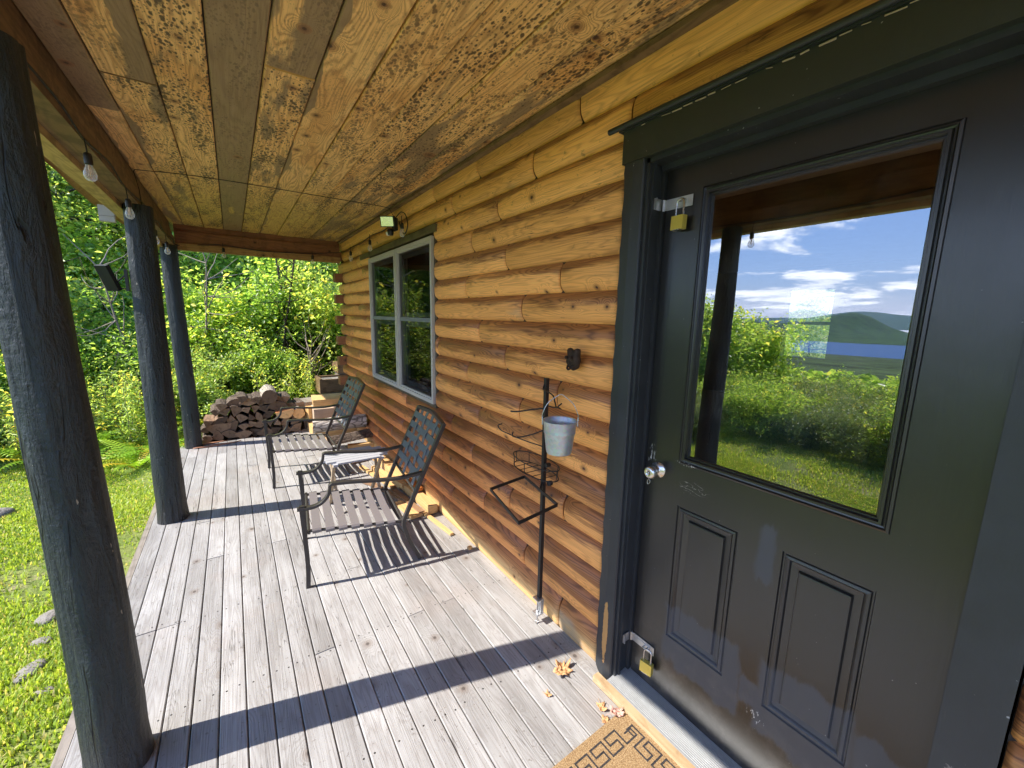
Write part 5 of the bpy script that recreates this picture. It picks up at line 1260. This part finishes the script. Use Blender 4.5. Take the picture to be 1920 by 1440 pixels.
for i, (x, y, s_, lab) in enumerate([(-1.02, 3.25, .055, 'pale flat stone in the lawn near the deck edge'), (-.95, 2.75, .05, 'small tan stone in the grass left of the nearest post'), (-1.85, 5.2, .11, 'larger tan field stone in the lawn far left'), (-.98, 3.0, .035, 'tiny grey stone half sunk in the lawn'), (-.86, 2.55, .03, 'little brown stone by the deck edge')]):
    b = MB(); P = []
    for a_ in range(9):
        ph = math.pi*a_/8; P.append([(s_*1.4*math.sin(ph)*math.cos(t)*(1+.25*mnoise.noise(Vector((math.cos(t), math.sin(t), ph+i)))), s_*math.sin(ph)*math.sin(t), s_*.45*math.cos(ph)) for t in np.linspace(0, 6.283, 15)[:-1]])
    b.grid(P, closed=True); o = b.build('field_stone', MROCK, None, 0, (x, y, float(terrain_z(x, y))+s_*.2), rs_.uniform(0, 3)); tag(o, lab, 'stone')
bpy.context.view_layer.update()

ONES = ['first', 'second', 'third', 'fourth', 'fifth', 'sixth', 'seventh', 'eighth', 'ninth']
ORD = ONES+['tenth', 'eleventh', 'twelfth', 'thirteenth', 'fourteenth', 'fifteenth', 'sixteenth', 'seventeenth', 'eighteenth', 'nineteenth']
for tw, tn in (('twentieth', 'twenty'), ('thirtieth', 'thirty'), ('fortieth', 'forty'), ('fiftieth', 'fifty')): ORD += [tw]+[tn+'-'+w for w in ONES]
RN = ['bottom row of the pile', 'second row up of the pile', 'third row up of the pile', 'fourth row up of the pile', 'fifth row up of the pile', 'top row of the pile']
for rn, lst in zip(RN, ROWS):
    for i, (o, ang) in enumerate(lst): o['label'] = '%s firewood log, %s from the left in the %s' % ('wedge shaped' if ang < 100 else 'half round', ORD[i], rn)
def order(prefix, fmt, key=None, pred=None):
    L_ = [o for o in bpy.data.objects if o.name.split('.')[0] == prefix and o.parent is None and 'label' in o and (pred is None or pred(o))]
    L_.sort(key=key or (lambda o: math.atan2(o.location.x, o.location.y)))
    for i, o in enumerate(L_): o['label'] = fmt % ORD[i]
order('forest_tree', 'leafy tree of the near wood edge, %s from the left behind the porch', pred=lambda o: o.location.y < 14.4)
order('forest_tree', 'tall tree at the back of the wood, %s from the left', pred=lambda o: o.location.y >= 14.4)
order('leafy_bush', 'leafy bush in front of the trees, %s from the left', pred=lambda o: 'sapling' not in o['label'])
order('leafy_bush', 'bushy sapling beyond the lawn, %s from the left in the door glass reflection', key=lambda o: -math.atan2(o.location.y, 2.77-o.location.x), pred=lambda o: 'sapling' in o['label'])
order('meadow_shrub', 'low shrub beyond the lawn, %s from the left in the door glass reflection', key=lambda o: -math.atan2(o.location.y, 2.77-o.location.x))
order('tall_weed', 'tall yellow green weed at the edge of the lawn, %s from the left')
order('fern', 'bright green arching fern at the far lawn edge, %s from the left', pred=lambda o: 'arching' in o['label'])
order('fern', 'lime green fern behind the timber near the log pile, %s from the left', pred=lambda o: 'lime' in o['label'])
# air
if HAZE:
    b = MB(); b.box(-15000, 9900, -9500, 15500, -115, 300); hz = b.build('haze', mat('haze_air', lambda g: pbr(g, (.5, .5, .5))))
    hm = hz.data.materials[0]; hm.node_tree.nodes.clear(); g = G(hm.node_tree); vo = g.n('ShaderNodeVolumePrincipled'); vo.inputs['Color'].default_value = (.50, .70, 1.0, 1); vo.inputs['Density'].default_value = 2.6e-5; vo.inputs['Anisotropy'].default_value = .1
    oo = g.n('ShaderNodeOutputMaterial'); g.L.new(vo.outputs[0], oo.inputs[1]); hm.cycles.homogeneous_volume = True if hasattr(hm.cycles, 'homogeneous_volume') else None
    tag(hz, None, None, None, 'stuff')
